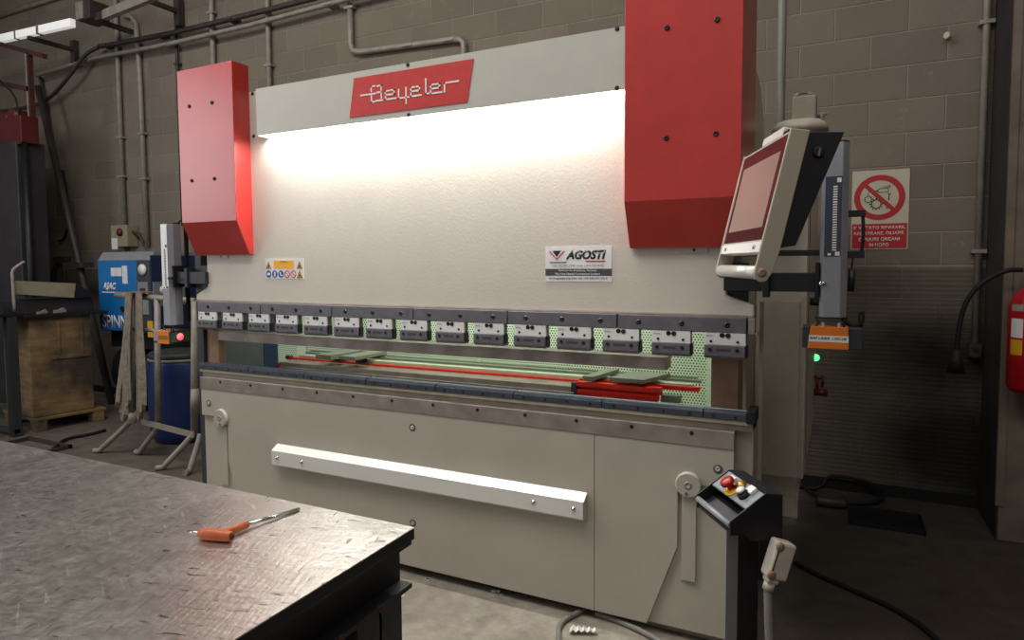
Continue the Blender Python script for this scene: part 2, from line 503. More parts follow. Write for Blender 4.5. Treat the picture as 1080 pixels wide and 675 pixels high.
def disc_ring(mb, c, r0, r1, y0, y1, seg=48):
    """flat ring in the x-z plane"""
    v = []
    for y in (y0, y1):
        for r in (r0, r1):
            for i in range(seg):
                t = 2 * PI * i / seg; v.append((c[0] + r * math.cos(t), y, c[1] + r * math.sin(t)))
    f = []
    for i in range(seg):
        j = (i + 1) % seg
        f += [(i, j, seg + j, seg + i), (2 * seg + i, 3 * seg + i, 3 * seg + j, 2 * seg + j), (seg + i, seg + j, 3 * seg + j, 3 * seg + i), (i, 2 * seg + i, 2 * seg + j, j)]
    return mb.poly(v, f)

# ================================================================== SETTING
WY = 2.3
struct('floor', MB().box(-7.2, 5.8, -6.5, WY, -0.1, 0), 'floor')
struct('wall_back', MB().box(-7.2, 5.8, WY, WY + 0.25, 0, 6.0), 'wall')
struct('wall_left', MB().box(-7.4, -7.2, -2.0, WY, 0, 6.0), 'wall')
struct('unseen_wall_right', MB().box(5.8, 6.0, -6.5, WY, 0, 6.0), 'wall')  # unseen wall, added to block light and keep the right side dark
struct('ceiling', MB().box(-7.4, 6.0, -6.5, WY + 0.25, 6.0, 6.15), 'roof')
struct('trim_1', MB().box(-7.2, 4.223, WY - 0.015, WY, 0, 0.075), 'rubber')
struct('trim_2', MB().box(4.231, 5.0, 1.76, WY, 0, 6.0), 'column', 0.008)
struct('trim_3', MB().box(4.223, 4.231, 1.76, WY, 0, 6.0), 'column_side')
struct('trim_4', MB().prism([(4.217, 1.752), (4.255, 1.752), (4.255, 1.76), (4.223, 1.76), (4.223, 1.78), (4.217, 1.78)], 'z', 0.20, 6.0), 'column')

# ================================================================== PRESS BRAKE
pb = thing('press_brake', 'large beige hydraulic press brake with two red cylinder covers against the block wall', 'press brake', (1.55, 0.4, 0))

# ---- bed (lower half)
bed = obj('bed_frame', MB().box(0.0, 3.125, 0.045, 0.30, 0.05, 0.925).box(0.10, 3.02, 0.30, 0.9, 0.05, 0.80)
          .box(0.05, 0.55, 0.06, 0.8, 0.0, 0.06).box(2.55, 3.05, 0.06, 0.8, 0.0, 0.06), 'beige', pb, 0.004)
obj('cheek_plate', MB().box(0.012, 3.06, 0.010, 0.046, 0.045, 0.828), 'beige', pb, 0.003)
zc = 0.668
obj('front_plate', MB().prism([(0.012, 0.828), (2.484, 0.828), (2.484, 0.045), (0.354, 0.045), (0.229, 0.399), (0.229, zc), (0.012, zc)], 'y', -0.008, 0.010), 'beige', pb, 0.0025)
obj('front_plate', MB().prism([(2.486, 0.828), (3.06, 0.828), (3.06, zc), (2.843, zc), (2.843, 0.399), (2.718, 0.045), (2.486, 0.045)], 'y', -0.008, 0.010), 'beige', pb, 0.0025)
strip = obj('bare_steel_strip', MB().box(0.012, 3.06, -0.012, 0.046, 0.828, 0.899), 'steel', pb, 0.002, label='bare metal strip along the top of the bed')
hole = obj('bolt_hole', MB().cyl((0.185, -0.0135, 0.879), (0.185, 0.0, 0.879), 0.0085, seg=14), 'rubber', strip)
for k in range(1, 12): dup(hole, (0.2465 * k, 0, 0))
obj('die_rail', MB().prism([(0.022, 0.899), (0.026, 0.922), (0.004, 0.926), (0.004, 0.942), (0.14, 0.942), (0.14, 0.899)], 'x', -0.01, 3.125), 'rail_paint', pb, 0.002)


def swivel(cx, s):
    obj('support_arm', MB().box(cx - 0.029, cx + 0.029, -0.004, 0.014, 0.262, zc), 'beige', pb, 0.002)
    d = obj('pivot_disc', MB().lathe((cx, 0.012, zc), (0, -1, 0), [(0, 0.052), (0.034, 0.052), (0.040, 0.047)], 36), 'beige', pb)
    obj('socket_screw', MB().lathe((cx, -0.026, zc), (0, -1, 0), [(0, 0.015), (0.004, 0.015), (0.004, 0.008), (0.001, 0.008), (0.001, 0.0)], 18), 'steel', d)
    obj('locating_pin', MB().cyl((cx - 0.006 * s, -0.026, zc - 0.034), (cx - 0.006 * s, -0.032, zc - 0.034), 0.006, seg=12), 'gunmetal', d)


swivel(2.887, 1); swivel(0.185, -1)
for (x, z) in ((0.076, 0.744), (1.538, 0.755), (1.532, 0.271), (2.999, 0.746)):
    b = obj('bed_bolt', MB().lathe((x, -0.007, z), (0, -1, 0), [(0, 0.019), (0.003, 0.019), (0.0035, 0.012), (0.001, 0.0118), (0.001, 0)], 20), 'gunmetal', pb)
    obj('bolt_head', MB().lathe((x, -0.0075, z), (0, -1, 0), [(0, 0.010), (0.005, 0.010), (0.006, 0.008), (0.006, 0.0045), (0.002, 0.004), (0.002, 0)], 16), 'hood', b)

# folded cover strip screwed on the front
cs = obj('cover_strip', MB().prism([(-0.008, 0.566), (-0.052, 0.538), (-0.052, 0.462), (-0.034, 0.448), (-0.032, 0.451), (-0.048, 0.465), (-0.048, 0.535), (-0.008, 0.560)], 'x', 0.622, 2.452), 'strip_lightened', pb, label='light folded metal strip across the front')
obj('end_cap', MB().prism([(-0.008, 0.566), (-0.052, 0.538), (-0.052, 0.462), (-0.034, 0.448), (-0.008, 0.448)], 'x', 2.449, 2.453), 'hood', cs)
for x in (0.665, 0.845, 2.215, 2.405):
    obj('screw', MB().lathe((x, -0.051, 0.503), (0, -1, 0), [(0, 0.010), (0.004, 0.010), (0.005, 0.006), (0.014, 0.005), (0.015, 0.0)], 14), 'chrome', cs)

# ---- lower tool: die segments
def die_mb(x0, x1):
    return MB().prism([(0.004, 0.942), (0.0, 0.945), (0.0, 0.968), (0.012, 0.976), (0.026, 0.979), (0.034, 0.970), (0.042, 0.979), (0.052, 0.979), (0.066, 0.966), (0.066, 0.942)], 'x', x0 + 0.0025, x1 - 0.0025)


dx = [-0.025 + 0.4233 * k for k in range(8)] + [3.103]
for k in range(8):
    d = obj('die_segment', die_mb(dx[k], dx[k + 1]), 'die', pb)
    n = 4 if k < 7 else 2
    for j in range(n):
        x = dx[k] + (dx[k + 1] - dx[k]) * (j + 0.5) / n
        obj('set_screw', MB().cyl((x, 0.001, 0.955), (x, -0.0012, 0.955), 0.0065, seg=12), 'black', d)
obj('rail_end_cap', MB().box(3.103, 3.135, -0.004, 0.12, 0.935, 0.985), 'black', pb, 0.002)

# ---- ram (upper beam)
RF = 0.012
ram = obj('ram', MB().prism([(0.076, 2.52), (3.022, 2.52), (3.022, 1.434), (3.124, 1.398), (3.124, 1.352), (-0.028, 1.352), (-0.028, 1.386), (0.072, 1.434)], 'y', RF, 0.10), 'beige_ram', pb, 0.006)
obj('ram_lower_edge', MB().box(-0.028, 3.124, 0.005, 0.09, 1.3475, 1.353).box(-0.01, 3.12, 0.030, 0.085, 1.283, 1.348), 'steel', pb)
for k in range(6):
    x0 = 0.001 + 0.5166 * k
    c = obj('clamp_bar', MB().box(x0 + 0.003, x0 + 0.5135, -0.006, 0.032, 1.2885, 1.3470), 'gunmetal', pb, 0.002)
    for j in range(3):
        x = x0 + 0.0915 + 0.175 * j
        obj('socket_screw', MB().lathe((x, -0.005, 1.3185), (0, -1, 0), [(0, 0.0115), (0.0015, 0.0115), (0.0025, 0.0085), (0.004, 0.0080), (0.004, 0.0045), (0.001, 0.004), (0.001, 0)], 16), 'black', c)
obj('bar_end_bracket', MB().box(3.103, 3.128, 0.0, 0.03, 1.285, 1.346).box(3.128, 3.140, 0.004, 0.028, 1.277, 1.292), 'steel', pb, 0.002)

# tool clamps (fifteen)
cl = obj('tool_clamp', MB().prism([(-0.014, 1.238), (-0.014, 1.196), (-0.004, 1.185), (0.034, 1.185), (0.034, 1.288), (0.006, 1.288), (0.006, 1.238)], 'x', 0.005, 0.160), 'gunmetal', pb, 0.002)
pl = obj('clamp_plate', MB().box(0.005, 0.160, -0.004, 0.006, 1.2385, 1.2880), 'plate', cl, 0.0015, label='bright steel face plate')
lv = obj('release_lever', MB().cyl((0.072, -0.004, 1.277), (0.072, -0.0055, 1.277), 0.0095, seg=18).cyl((0.094, -0.004, 1.2765), (0.094, -0.007, 1.2765), 0.0095, seg=18).box(0.073, 0.09, -0.0055, -0.004, 1.275, 1.279), 'black', cl)
for x in (0.030, 0.131): obj('plate_screw', MB().cyl((x, -0.0035, 1.2525), (x, -0.0062, 1.2525), 0.0055, seg=12), 'black', cl)
for x in (0.028, 0.130): obj('clamp_screw', MB().cyl((x, -0.0135, 1.2205), (x, -0.0165, 1.2205), 0.0075, seg=14), 'black', cl)
obj('engraved_mark', text_mb('Promecam', (1, 0, 0), (0, 0, 1), 0.036, 0.007, (0.009, -0.0041, 1.270), bold=0.0), 'grey_ink', cl)
D.objects.remove(bpy.data.objects['engraved_mark'])
obj('marking', MB().box(0.010, 0.044, -0.0046, -0.0038, 1.271, 1.2725).box(0.010, 0.036, -0.0046, -0.0038, 1.2745, 1.2765), 'pale_ink', cl)
obj('nameplate', MB().box(0.052, 0.106, -0.0147, -0.0138, 1.214, 1.2255), 'grey_ink', cl)
obj('side_wedge', MB().prism([(0.002, 1.238), (0.002, 1.196), (0.03, 1.19), (0.03, 1.238)], 'x', 0.160, 0.166), 'black', cl)
for k in range(1, 15): dup(cl, (0.2097 * k, 0, 0))

# ---- lit hood above the ram face
hd = obj('lamp_hood', MB().prism([(0.603, 0.012), (0.603, -0.072), (2.642, -0.072), (2.642, -0.068), (0.607, -0.068), (0.607, 0.012)], 'z', 2.253, 2.500)
         .prism([(0.604, 0.012), (0.604, -0.07), (2.642, -0.07), (2.642, 0.012)], 'z', 2.496, 2.500), 'hood', pb)
for (x, z) in ((1.588, 2.492), (1.589, 2.261), (2.600, 2.494), (2.600, 2.262)):
    obj('screw', MB().lathe((x, -0.071, z), (0, -1, 0), [(0, 0.009), (0.004, 0.009), (0.005, 0.004), (0.004, 0)], 14), 'black', hd)
for z in (2.508, 2.276):
    obj('screw', MB().lathe((0.4885, 0.0125, z), (0, -1, 0), [(0, 0.009), (0.005, 0.009), (0.006, 0.003), (0.005, 0)], 14), 'black', hd)
obj('led_strip', MB().box(0.62, 2.63, -0.050, -0.014, 2.296, 2.306), 'led', hd, label='bright white lamp strip')
area('hood_lamp', (1.625, -0.030, 2.288), (1.625, 0.018, 1.9), 2.0, 0.03, 29, (1.0, 0.99, 0.97))

lp = obj('logo_plate', MB().prism([(1.270, 2.469), (1.942, 2.469), (1.908, 2.284), (1.238, 2.284)], 'y', -0.076, -0.072), 'logo_red', hd, label='red slanted name plate')
def lg(*pts): return [(x, -0.0765, z) for x, z in pts]
strokes = [
    lg((1.313, 2.381), (1.400, 2.381)),
    lg((1.398, 2.416), (1.376, 2.416), (1.376, 2.394)), lg((1.376, 2.372), (1.376, 2.343), (1.394, 2.343)),
    lg((1.414, 2.414), (1.436, 2.414), (1.436, 2.356)), lg((1.412, 2.384), (1.436, 2.384)), lg((1.404, 2.345), (1.442, 2.345)),
    lg((1.520, 2.345), (1.460, 2.345), (1.460, 2.385), (1.480, 2.385)), lg((1.492, 2.385), (1.510, 2.385), (1.510, 2.366), (1.460, 2.366)),
    lg((1.537, 2.382), (1.537, 2.342), (1.594, 2.342)), lg((1.579, 2.386), (1.579, 2.315)),
    lg((1.664, 2.343), (1.606, 2.343), (1.606, 2.384), (1.626, 2.384)), lg((1.638, 2.384), (1.656, 2.384), (1.656, 2.365), (1.606, 2.365)),
    lg((1.690, 2.412), (1.690, 2.345), (1.708, 2.345)),
    lg((1.776, 2.343), (1.716, 2.343), (1.716, 2.382), (1.736, 2.382)), lg((1.746, 2.382), (1.764, 2.382), (1.764, 2.364), (1.716, 2.364)),
    lg((1.791, 2.342), (1.791, 2.381), (1.864, 2.381))]
mbl = MB()
for s_ in strokes: mbl.ribbon(s_, 0.0075, 0.003)
obj('angular_lettering', mbl, 'white', lp)
for x, z in ((1.262, 2.375), (1.905, 2.375)): obj('rivet', MB().cyl((x, -0.076, z), (x, -0.078, z), 0.003, seg=10), 'chrome', lp)

# ---- cylinder covers
def cover(x0, x1, inner):
    prof = [(-0.100, 2.662), (-0.100, 1.806), (-0.018, 1.622), (RF, 1.622), (RF, 2.662)]
    c = obj('cylinder_cover', MB().prism(prof, 'x', x0, x1), 'red', pb, 0.003)
    xm = [x0 + 0.097, x0 + 0.2815] if inner else [x0 + 0.167, x0 + 0.352]
    for x in xm:
        for z in (2.456, 2.041):
            obj('cover_screw', MB().lathe((x, -0.099, z), (0, -1, 0), [(0, 0.0105), (0.004, 0.0105), (0.007, 0.008), (0.007, 0.005), (0.004, 0.004), (0.003, 0)], 16), 'black', c)
    return c


cover(0.017, 0.461, True); rc = cover(2.639, 3.083, False)
obj('cover_side_panel', MB().box(3.066, 3.083, RF, 0.307, 1.64, 2.662), 'red', pb, 0.002)
obj('cover_side_panel', MB().box(0.017, 0.034, RF, 0.307, 1.64, 2.662), 'red', pb, 0.002)
for x in (0.147, 2.840):
    tb = obj('cover_tab', MB().box(x, x + 0.108, 0.006, RF + 0.001, 1.600, 1.626), 'hood', pb, 0.001)
    obj('tab_hole', MB().cyl((x + 0.055, 0.0055, 1.612), (x + 0.055, 0.009, 1.612), 0.006, seg=12), 'rubber', tb)

# ---- side frames, pillars, inside of the machine
arc = [(0.52 + 0.42 * math.sin(t * PI / 16), 2.0 + 0.42 * math.cos(t * PI / 16)) for t in range(9)]
obj('side_frame', MB().prism([(0.10, 0.0), (0.10, 0.86), (0.34, 0.9), (0.34, 1.36), (0.10, 1.40), (0.10, 2.42)] + arc + [(0.94, 0.0)], 'x', 3.0, 3.062), 'beige', pb, 0.006)
obj('side_frame', MB().prism([(0.10, 0.0), (0.10, 2.42)] + [(0.12 + 0.44 * math.sin(t * PI / 16), 2.0 + 0.42 * math.cos(t * PI / 16)) for t in range(9)] + [(0.56, 0.0)], 'x', 0.0, 0.05), 'frame_grey', pb, 0.006)
obj('frame_edge_panel', MB().box(0.05, 0.054, 0.44, 0.555, 0.5, 1.5), 'navy', pb)
obj('frame_front_edge', MB().box(-0.055, 0.0, 0.03, 0.30, 0.06, 1.62), 'charcoal', pb, 0.004)  # dark paint stands in for the shade on this frame edge
obj('guide_pillar', MB().box(2.950, 3.058, 0.10, 0.24, 0.94, 1.42), 'brown_steel', pb, 0.003)
obj('guide_pillar', MB().box(0.004, 0.106, 0.05, 0.098, 0.94, 1.283), 'brown_steel', pb, 0.003)
obj('cross_beam', MB().box(0.108, 2.777, 0.045, 0.14, 1.115, 1.170), 'steel', pb, 0.003)
rg = obj('rear_guard', MB().box(-0.30, 2.812, 0.90, 0.903, 0.60, 1.60), 'perf', pb, label='pale green perforated sheet')
obj('guard_post', MB().box(2.792, 2.832, 0.885, 0.90, 0.60, 1.60), 'pale_green', rg, 0.002)
obj('guard_post', MB().box(-0.10, -0.02, 0.885, 0.90, 0.60, 1.60), 'pale_green', rg, 0.002)
obj('guard_post', MB().box(1.40, 1.425, 0.89, 0.90, 0.60, 1.60), 'pale_green', rg, 0.002)
area('inside_lamp', (1.55, 0.36, 1.72), (1.55, 0.86, 1.0), 2.4, 0.10, 15, (0.95, 1.0, 0.90))

# back gauge
gb = obj('gauge_beam', MB().box(0.28, 2.25, 0.36, 0.46, 0.885, 0.952).box(0.28, 2.25, 0.345, 0.36, 0.905, 0.925), 'steel', pb, 0.002)
obj('gauge_rail', MB().box(2.24, 2.835, 0.46, 0.49, 0.955, 0.975).box(0.26, 2.24, 0.46, 0.49, 0.955, 0.966), 'bright_red', pb, label='red rail')
obj('gauge_cover', MB().box(0.30, 2.80, 0.495, 0.53, 0.962, 0.982).box(0.34, 2.235, 0.33, 0.345, 0.885, 0.905), 'pale_green', pb, 0.002)
obj('gauge_channel', MB().box(2.262, 2.68, 0.36, 0.40, 0.955, 0.978).box(2.262, 2.68, 0.385, 0.40, 0.940, 0.955).box(2.262, 2.665, 0.36, 0.40, 0.912, 0.943), 'bright_red', pb, 0.0015, label='red channel at the right end')
obj('gauge_end_block', MB().box(2.235, 2.262, 0.355, 0.42, 0.90, 0.972), 'charcoal', pb, 0.002)
obj('gauge_track', MB().box(0.30, 2.82, 0.56, 0.60, 0.980, 0.992).box(0.30, 2.80, 0.60, 0.61, 0.975, 1.0), 'green_steel', pb)
obj('gauge_stub', MB().box(2.67, 2.76, 0.40, 0.44, 0.905, 0.94), 'green_steel', pb, 0.002)
for x in (2.30, 2.50):
    g_ = obj('gauge_finger', MB().prism([(x, 0.34), (x + 0.055, 0.34), (x + 0.10, 0.62), (x + 0.03, 0.62)] if x < 2.4 else [(x - 0.07, 0.36), (x + 0.10, 0.36), (x + 0.17, 0.60), (x - 0.02, 0.60)], 'z', 0.992, 1.012), 'green_steel', pb, 0.002)
    obj('finger_clamp', MB().box(x + 0.01, x + 0.05, 0.44, 0.50, 0.972, 0.993), 'black', g_)
for x in (0.62, 0.80):
    g_ = obj('gauge_finger', MB().prism([(x - 0.03, 0.34), (x + 0.09, 0.34), (x + 0.11, 0.62), (x + 0.0, 0.62)], 'z', 0.992 + (x - 0.62) * 0.05, 1.022), 'green_steel', pb, 0.002)
    obj('finger_clamp', MB().box(x + 0.01, x + 0.05, 0.44, 0.50, 0.972, 0.993), 'black', g_)
obj('gauge_motor_cap', MB().cyl((0.24, 0.40, 0.92), (0.285, 0.40, 0.92), 0.026, seg=18), 'bright_red', pb)
obj('gauge_motor_cap', MB().cyl((0.22, 0.475, 0.965), (0.26, 0.475, 0.965), 0.014, seg=14), 'dark_red', pb)

# ---- right-hand cabinet with hydraulic pump on top, guards
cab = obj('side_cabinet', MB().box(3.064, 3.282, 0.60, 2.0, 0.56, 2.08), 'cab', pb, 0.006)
obj('door_gap', MB().box(3.276, 3.284, 0.80, 0.806, 0.60, 2.05), 'rubber', cab)
obj('cabinet_foot', MB().box(3.185, 3.262, 0.60, 0.66, 0.375, 0.466).box(3.07, 3.262, 0.66, 1.9, 0.465, 0.56), 'cream', cab)
for y_ in (0.7, 1.8): obj('cabinet_leg', MB().box(3.09, 3.15, y_, y_ + 0.06, 0.0, 0.47), 'charcoal', cab)
fl = obj('pump_flange', MB().lathe((3.223, 0.90, 2.19), (0, 0, 1), [(-0.112, 0.10), (0, 0.10), (0.002, 0.130), (0.028, 0.130), (0.04, 0.118), (0.055, 0.10), (0.056, 0)], 40), 'cream', pb)
obj('pump_motor', MB().box(3.19, 3.298, 0.85, 0.95, 2.24, 2.362).prism([(3.19, 2.36), (3.21, 2.385), (3.24, 2.368), (3.262, 2.384), (3.296, 2.362)], 'y', 0.86, 0.94), 'plastic_film', fl, 0.008)
obj('filler_tap', MB().cyl((3.32, 0.88, 2.24), (3.32, 0.88, 2.275), 0.008, seg=10).box(3.305, 3.345, 0.872, 0.888, 2.268, 2.278).cyl((3.29, 0.9, 2.262), (3.335, 0.88, 2.262), 0.006, seg=8), 'pipe', fl)
gd = obj('side_guard', MB().box(3.140, 3.279, 0.20, 0.205, 0.49, 1.40).box(3.274, 3.279, 0.205, 0.78, 0.60, 1.40), 'acrylic', pb, label='dusty clear plastic guard')
obj('guard_edge', MB().cyl((3.2765, 0.2025, 0.50), (3.2765, 0.2025, 1.40), 0.0045, seg=8), 'acrylic', gd)
obj('guard_bracket', MB().box(3.125, 3.140, 0.196, 0.209, 0.55, 1.40), 'beige', gd)
vv = obj('air_valve', MB().cyl((3.282, 1.90, 0.83), (3.33, 1.90, 0.83), 0.014, seg=12).cyl((3.33, 1.90, 0.77), (3.33, 1.90, 0.84), 0.010, seg=10).cyl((3.282, 1.90, 0.735), (3.36, 1.90, 0.735), 0.022, seg=12).cyl((3.30, 1.90, 0.73), (3.30, 1.90, 0.84), 0.01, seg=8), 'dark_red', pb)
gl = obj('indicator_lamp', MB().lathe((3.281, 1.90, 0.955), (1, 0, 0), [(0, 0.022), (0.012, 0.022), (0.026, 0.015), (0.03, 0)], 16), 'green_led', pb)
obj('cable_gland', MB().cyl((3.27, 1.0, 1.36), (3.33, 0.98, 1.36), 0.020, seg=12).cyl((3.33, 0.98, 1.36), (3.35, 0.98, 1.36), 0.028, seg=8), 'rubber', pb)

# ---- laser guard brackets on the ram (right and left)
def laser_arm(s):
    xe = 3.335 if s > 0 else 3.258
    X = lambda x: x if s > 0 else 3.097 - x
    def bx(mb, a, b, *r):
        a, b = sorted((X(a), X(b))); return mb.box(a, b, *r)
    mat = 'black' if s > 0 else 'charcoal'
    mb = MB(); bx(mb, 3.012, xe, -0.012, 0.028, 1.452, 1.522)
    arm = obj('guard_arm', mb, mat, pb, 0.002)
    mb = MB(); mb.prism([(X(3.016), 1.40 + 0.02), (X(3.016), 1.56), (X(3.098), 1.56), (X(3.098), 1.40)], 'y', 0.028, 0.05)
    obj('bracket_plate', mb, mat, arm, 0.002)
    mb = MB(); bx(mb, 3.155, 3.178, -0.024, 0.04, 1.43, 1.545)
    obj('bracket_flange', mb, mat, arm, 0.002)
    mb = MB(); bx(mb, xe, xe + 0.0135, -0.035, 0.05, 1.43, 1.56)
    obj('column_clamp', mb, 'rubber', arm, 0.002)
    if s > 0:
        mb = MB(); bx(mb, 3.05, 3.345, 0.03, 0.06, 1.585, 1.607)
        obj('upper_rod', mb, mat, arm, 0.002)


laser_arm(1); laser_arm(-1)

# ---- stickers on the ram
ag = obj('sticker', MB().box(2.2495, 2.5535, RF - 0.0015, RF + 0.0005, 1.482, 1.6345), 'label_paper', pb, 0.0, label='white sticker with a black and red trade name')
Y1 = RF - 0.0015
obj('bold_lettering', text_mb('AGOSTI', (1, 0, 0), (0, 0, 1), 0.183, 0.040, (2.346, Y1, 1.5785), shear=0.25, bold=0.05), 'ink', ag)
obj('triangle_mark', MB().prism([(2.283, 1.617), (2.324, 1.617), (2.3035, 1.589)], 'y', Y1 - 0.001, Y1), 'ink', ag)
mb = MB(); mb.ribbon([(2.270, Y1 - 0.0005, 1.614), (2.3035, Y1 - 0.0005, 1.5795), (2.337, Y1 - 0.0005, 1.614)], 0.0045, 0.0012)
obj('chevron_mark', mb, 'red_ink', ag)
obj('green_line', MB().box(2.269, 2.350, Y1 - 0.0008, Y1, 1.564, 1.568), 'green_ink', ag)
obj('red_line', MB().box(2.438, 2.525, Y1 - 0.0008, Y1, 1.567, 1.573), 'red_ink', ag)
obj('motto_lettering', text_mb("LA QUALITA' HA UN NOME", (1, 0, 0), (0, 0, 1), 0.235, 0.011, (2.283, Y1, 1.546)), 'pale_ink', ag)
obj('dark_band', MB().box(2.2495, 2.5535, Y1 - 0.0006, Y1, 1.508, 1.538), 'grey_ink', ag)
obj('band_lettering', text_mb('Commercio, Assistenza, Permute', (1, 0, 0), (0, 0, 1), 0.175, 0.010, (2.312, Y1 - 0.0006, 1.5255)), 'label_paper', ag)
obj('band_lettering', text_mb('Macchine Utensili Lavorazione Lamiera', (1, 0, 0), (0, 0, 1), 0.205, 0.010, (2.297, Y1 - 0.0006, 1.5115)), 'label_paper', ag)
obj('address_lettering', text_mb('www.agostigroup.com  tel. +39 030 541 2214', (1, 0, 0), (0, 0, 1), 0.268, 0.0115, (2.266, Y1, 1.490)), 'grey_ink', ag)

wl = obj('sticker', MB().box(0.548, 0.832, RF - 0.0015, RF + 0.0005, 1.4865, 1.5965), 'label_paper', pb, 0.0, label='white safety sticker with yellow, blue and red pictograms')
def tri(mb, cx, z0, w, h, y): return mb.prism([(cx - w / 2, z0), (cx + w / 2, z0), (cx, z0 + h)], 'y', y - 0.0008, y)
obj('yellow_panel', MB().box(0.614, 0.762, Y1 - 0.0008, Y1, 1.540, 1.585), 'yellow', wl)
obj('panel_lettering', text_mb('ATTENZIONE', (1, 0, 0), (0, 0, 1), 0.060, 0.006, (0.658, Y1 - 0.0008, 1.576)), 'ink', wl)
for cx, z0 in ((0.574, 1.540), (0.803, 1.540), (0.803, 1.490)):
    tr = MB(); tri(tr, cx, z0, 0.044, 0.042, Y1); obj('warning_triangle', tr, 'yellow', wl)
    mb = MB(); mb.ribbon([(cx - 0.018, Y1 - 0.001, z0 + 0.003), (cx, Y1 - 0.001, z0 + 0.037), (cx + 0.018, Y1 - 0.001, z0 + 0.003), (cx - 0.018, Y1 - 0.001, z0 + 0.003)], 0.003, 0.0008)
    mb.box(cx - 0.006, cx + 0.006, Y1 - 0.0014, Y1 - 0.0006, z0 + 0.008, z0 + 0.019)
    obj('triangle_pictogram', mb, 'ink', wl)
for i, cx in enumerate((0.573, 0.619, 0.665)):
    obj('blue_disc', MB().cyl((cx, Y1, 1.511), (cx, Y1 - 0.0008, 1.511), 0.0205, seg=24), 'blue_ink', wl)
    sh = MB()
    if i == 0: sh.box(cx - 0.011, cx + 0.011, Y1 - 0.0014, Y1 - 0.0007, 1.505, 1.518)
    elif i == 1: sh.box(cx - 0.004, cx + 0.005, Y1 - 0.0014, Y1 - 0.0007, 1.498, 1.524)
    else: sh.box(cx - 0.008, cx - 0.001, Y1 - 0.0014, Y1 - 0.0007, 1.500, 1.523).box(cx - 0.008, cx + 0.010, Y1 - 0.0014, Y1 - 0.0007, 1.500, 1.508)
    obj('disc_pictogram', sh, 'label_paper', wl)
for cx in (0.711, 0.757):
    rr = MB(); disc_ring(rr, (cx, 1.511), 0.0155, 0.0205, Y1 - 0.0008, Y1, 24)
    rr.ribbon([(cx - 0.012, Y1 - 0.0006, 1.523), (cx + 0.012, Y1 - 0.0006, 1.499)], 0.004, 0.0008)
    obj('prohibition_ring', rr, 'red_ink', wl)

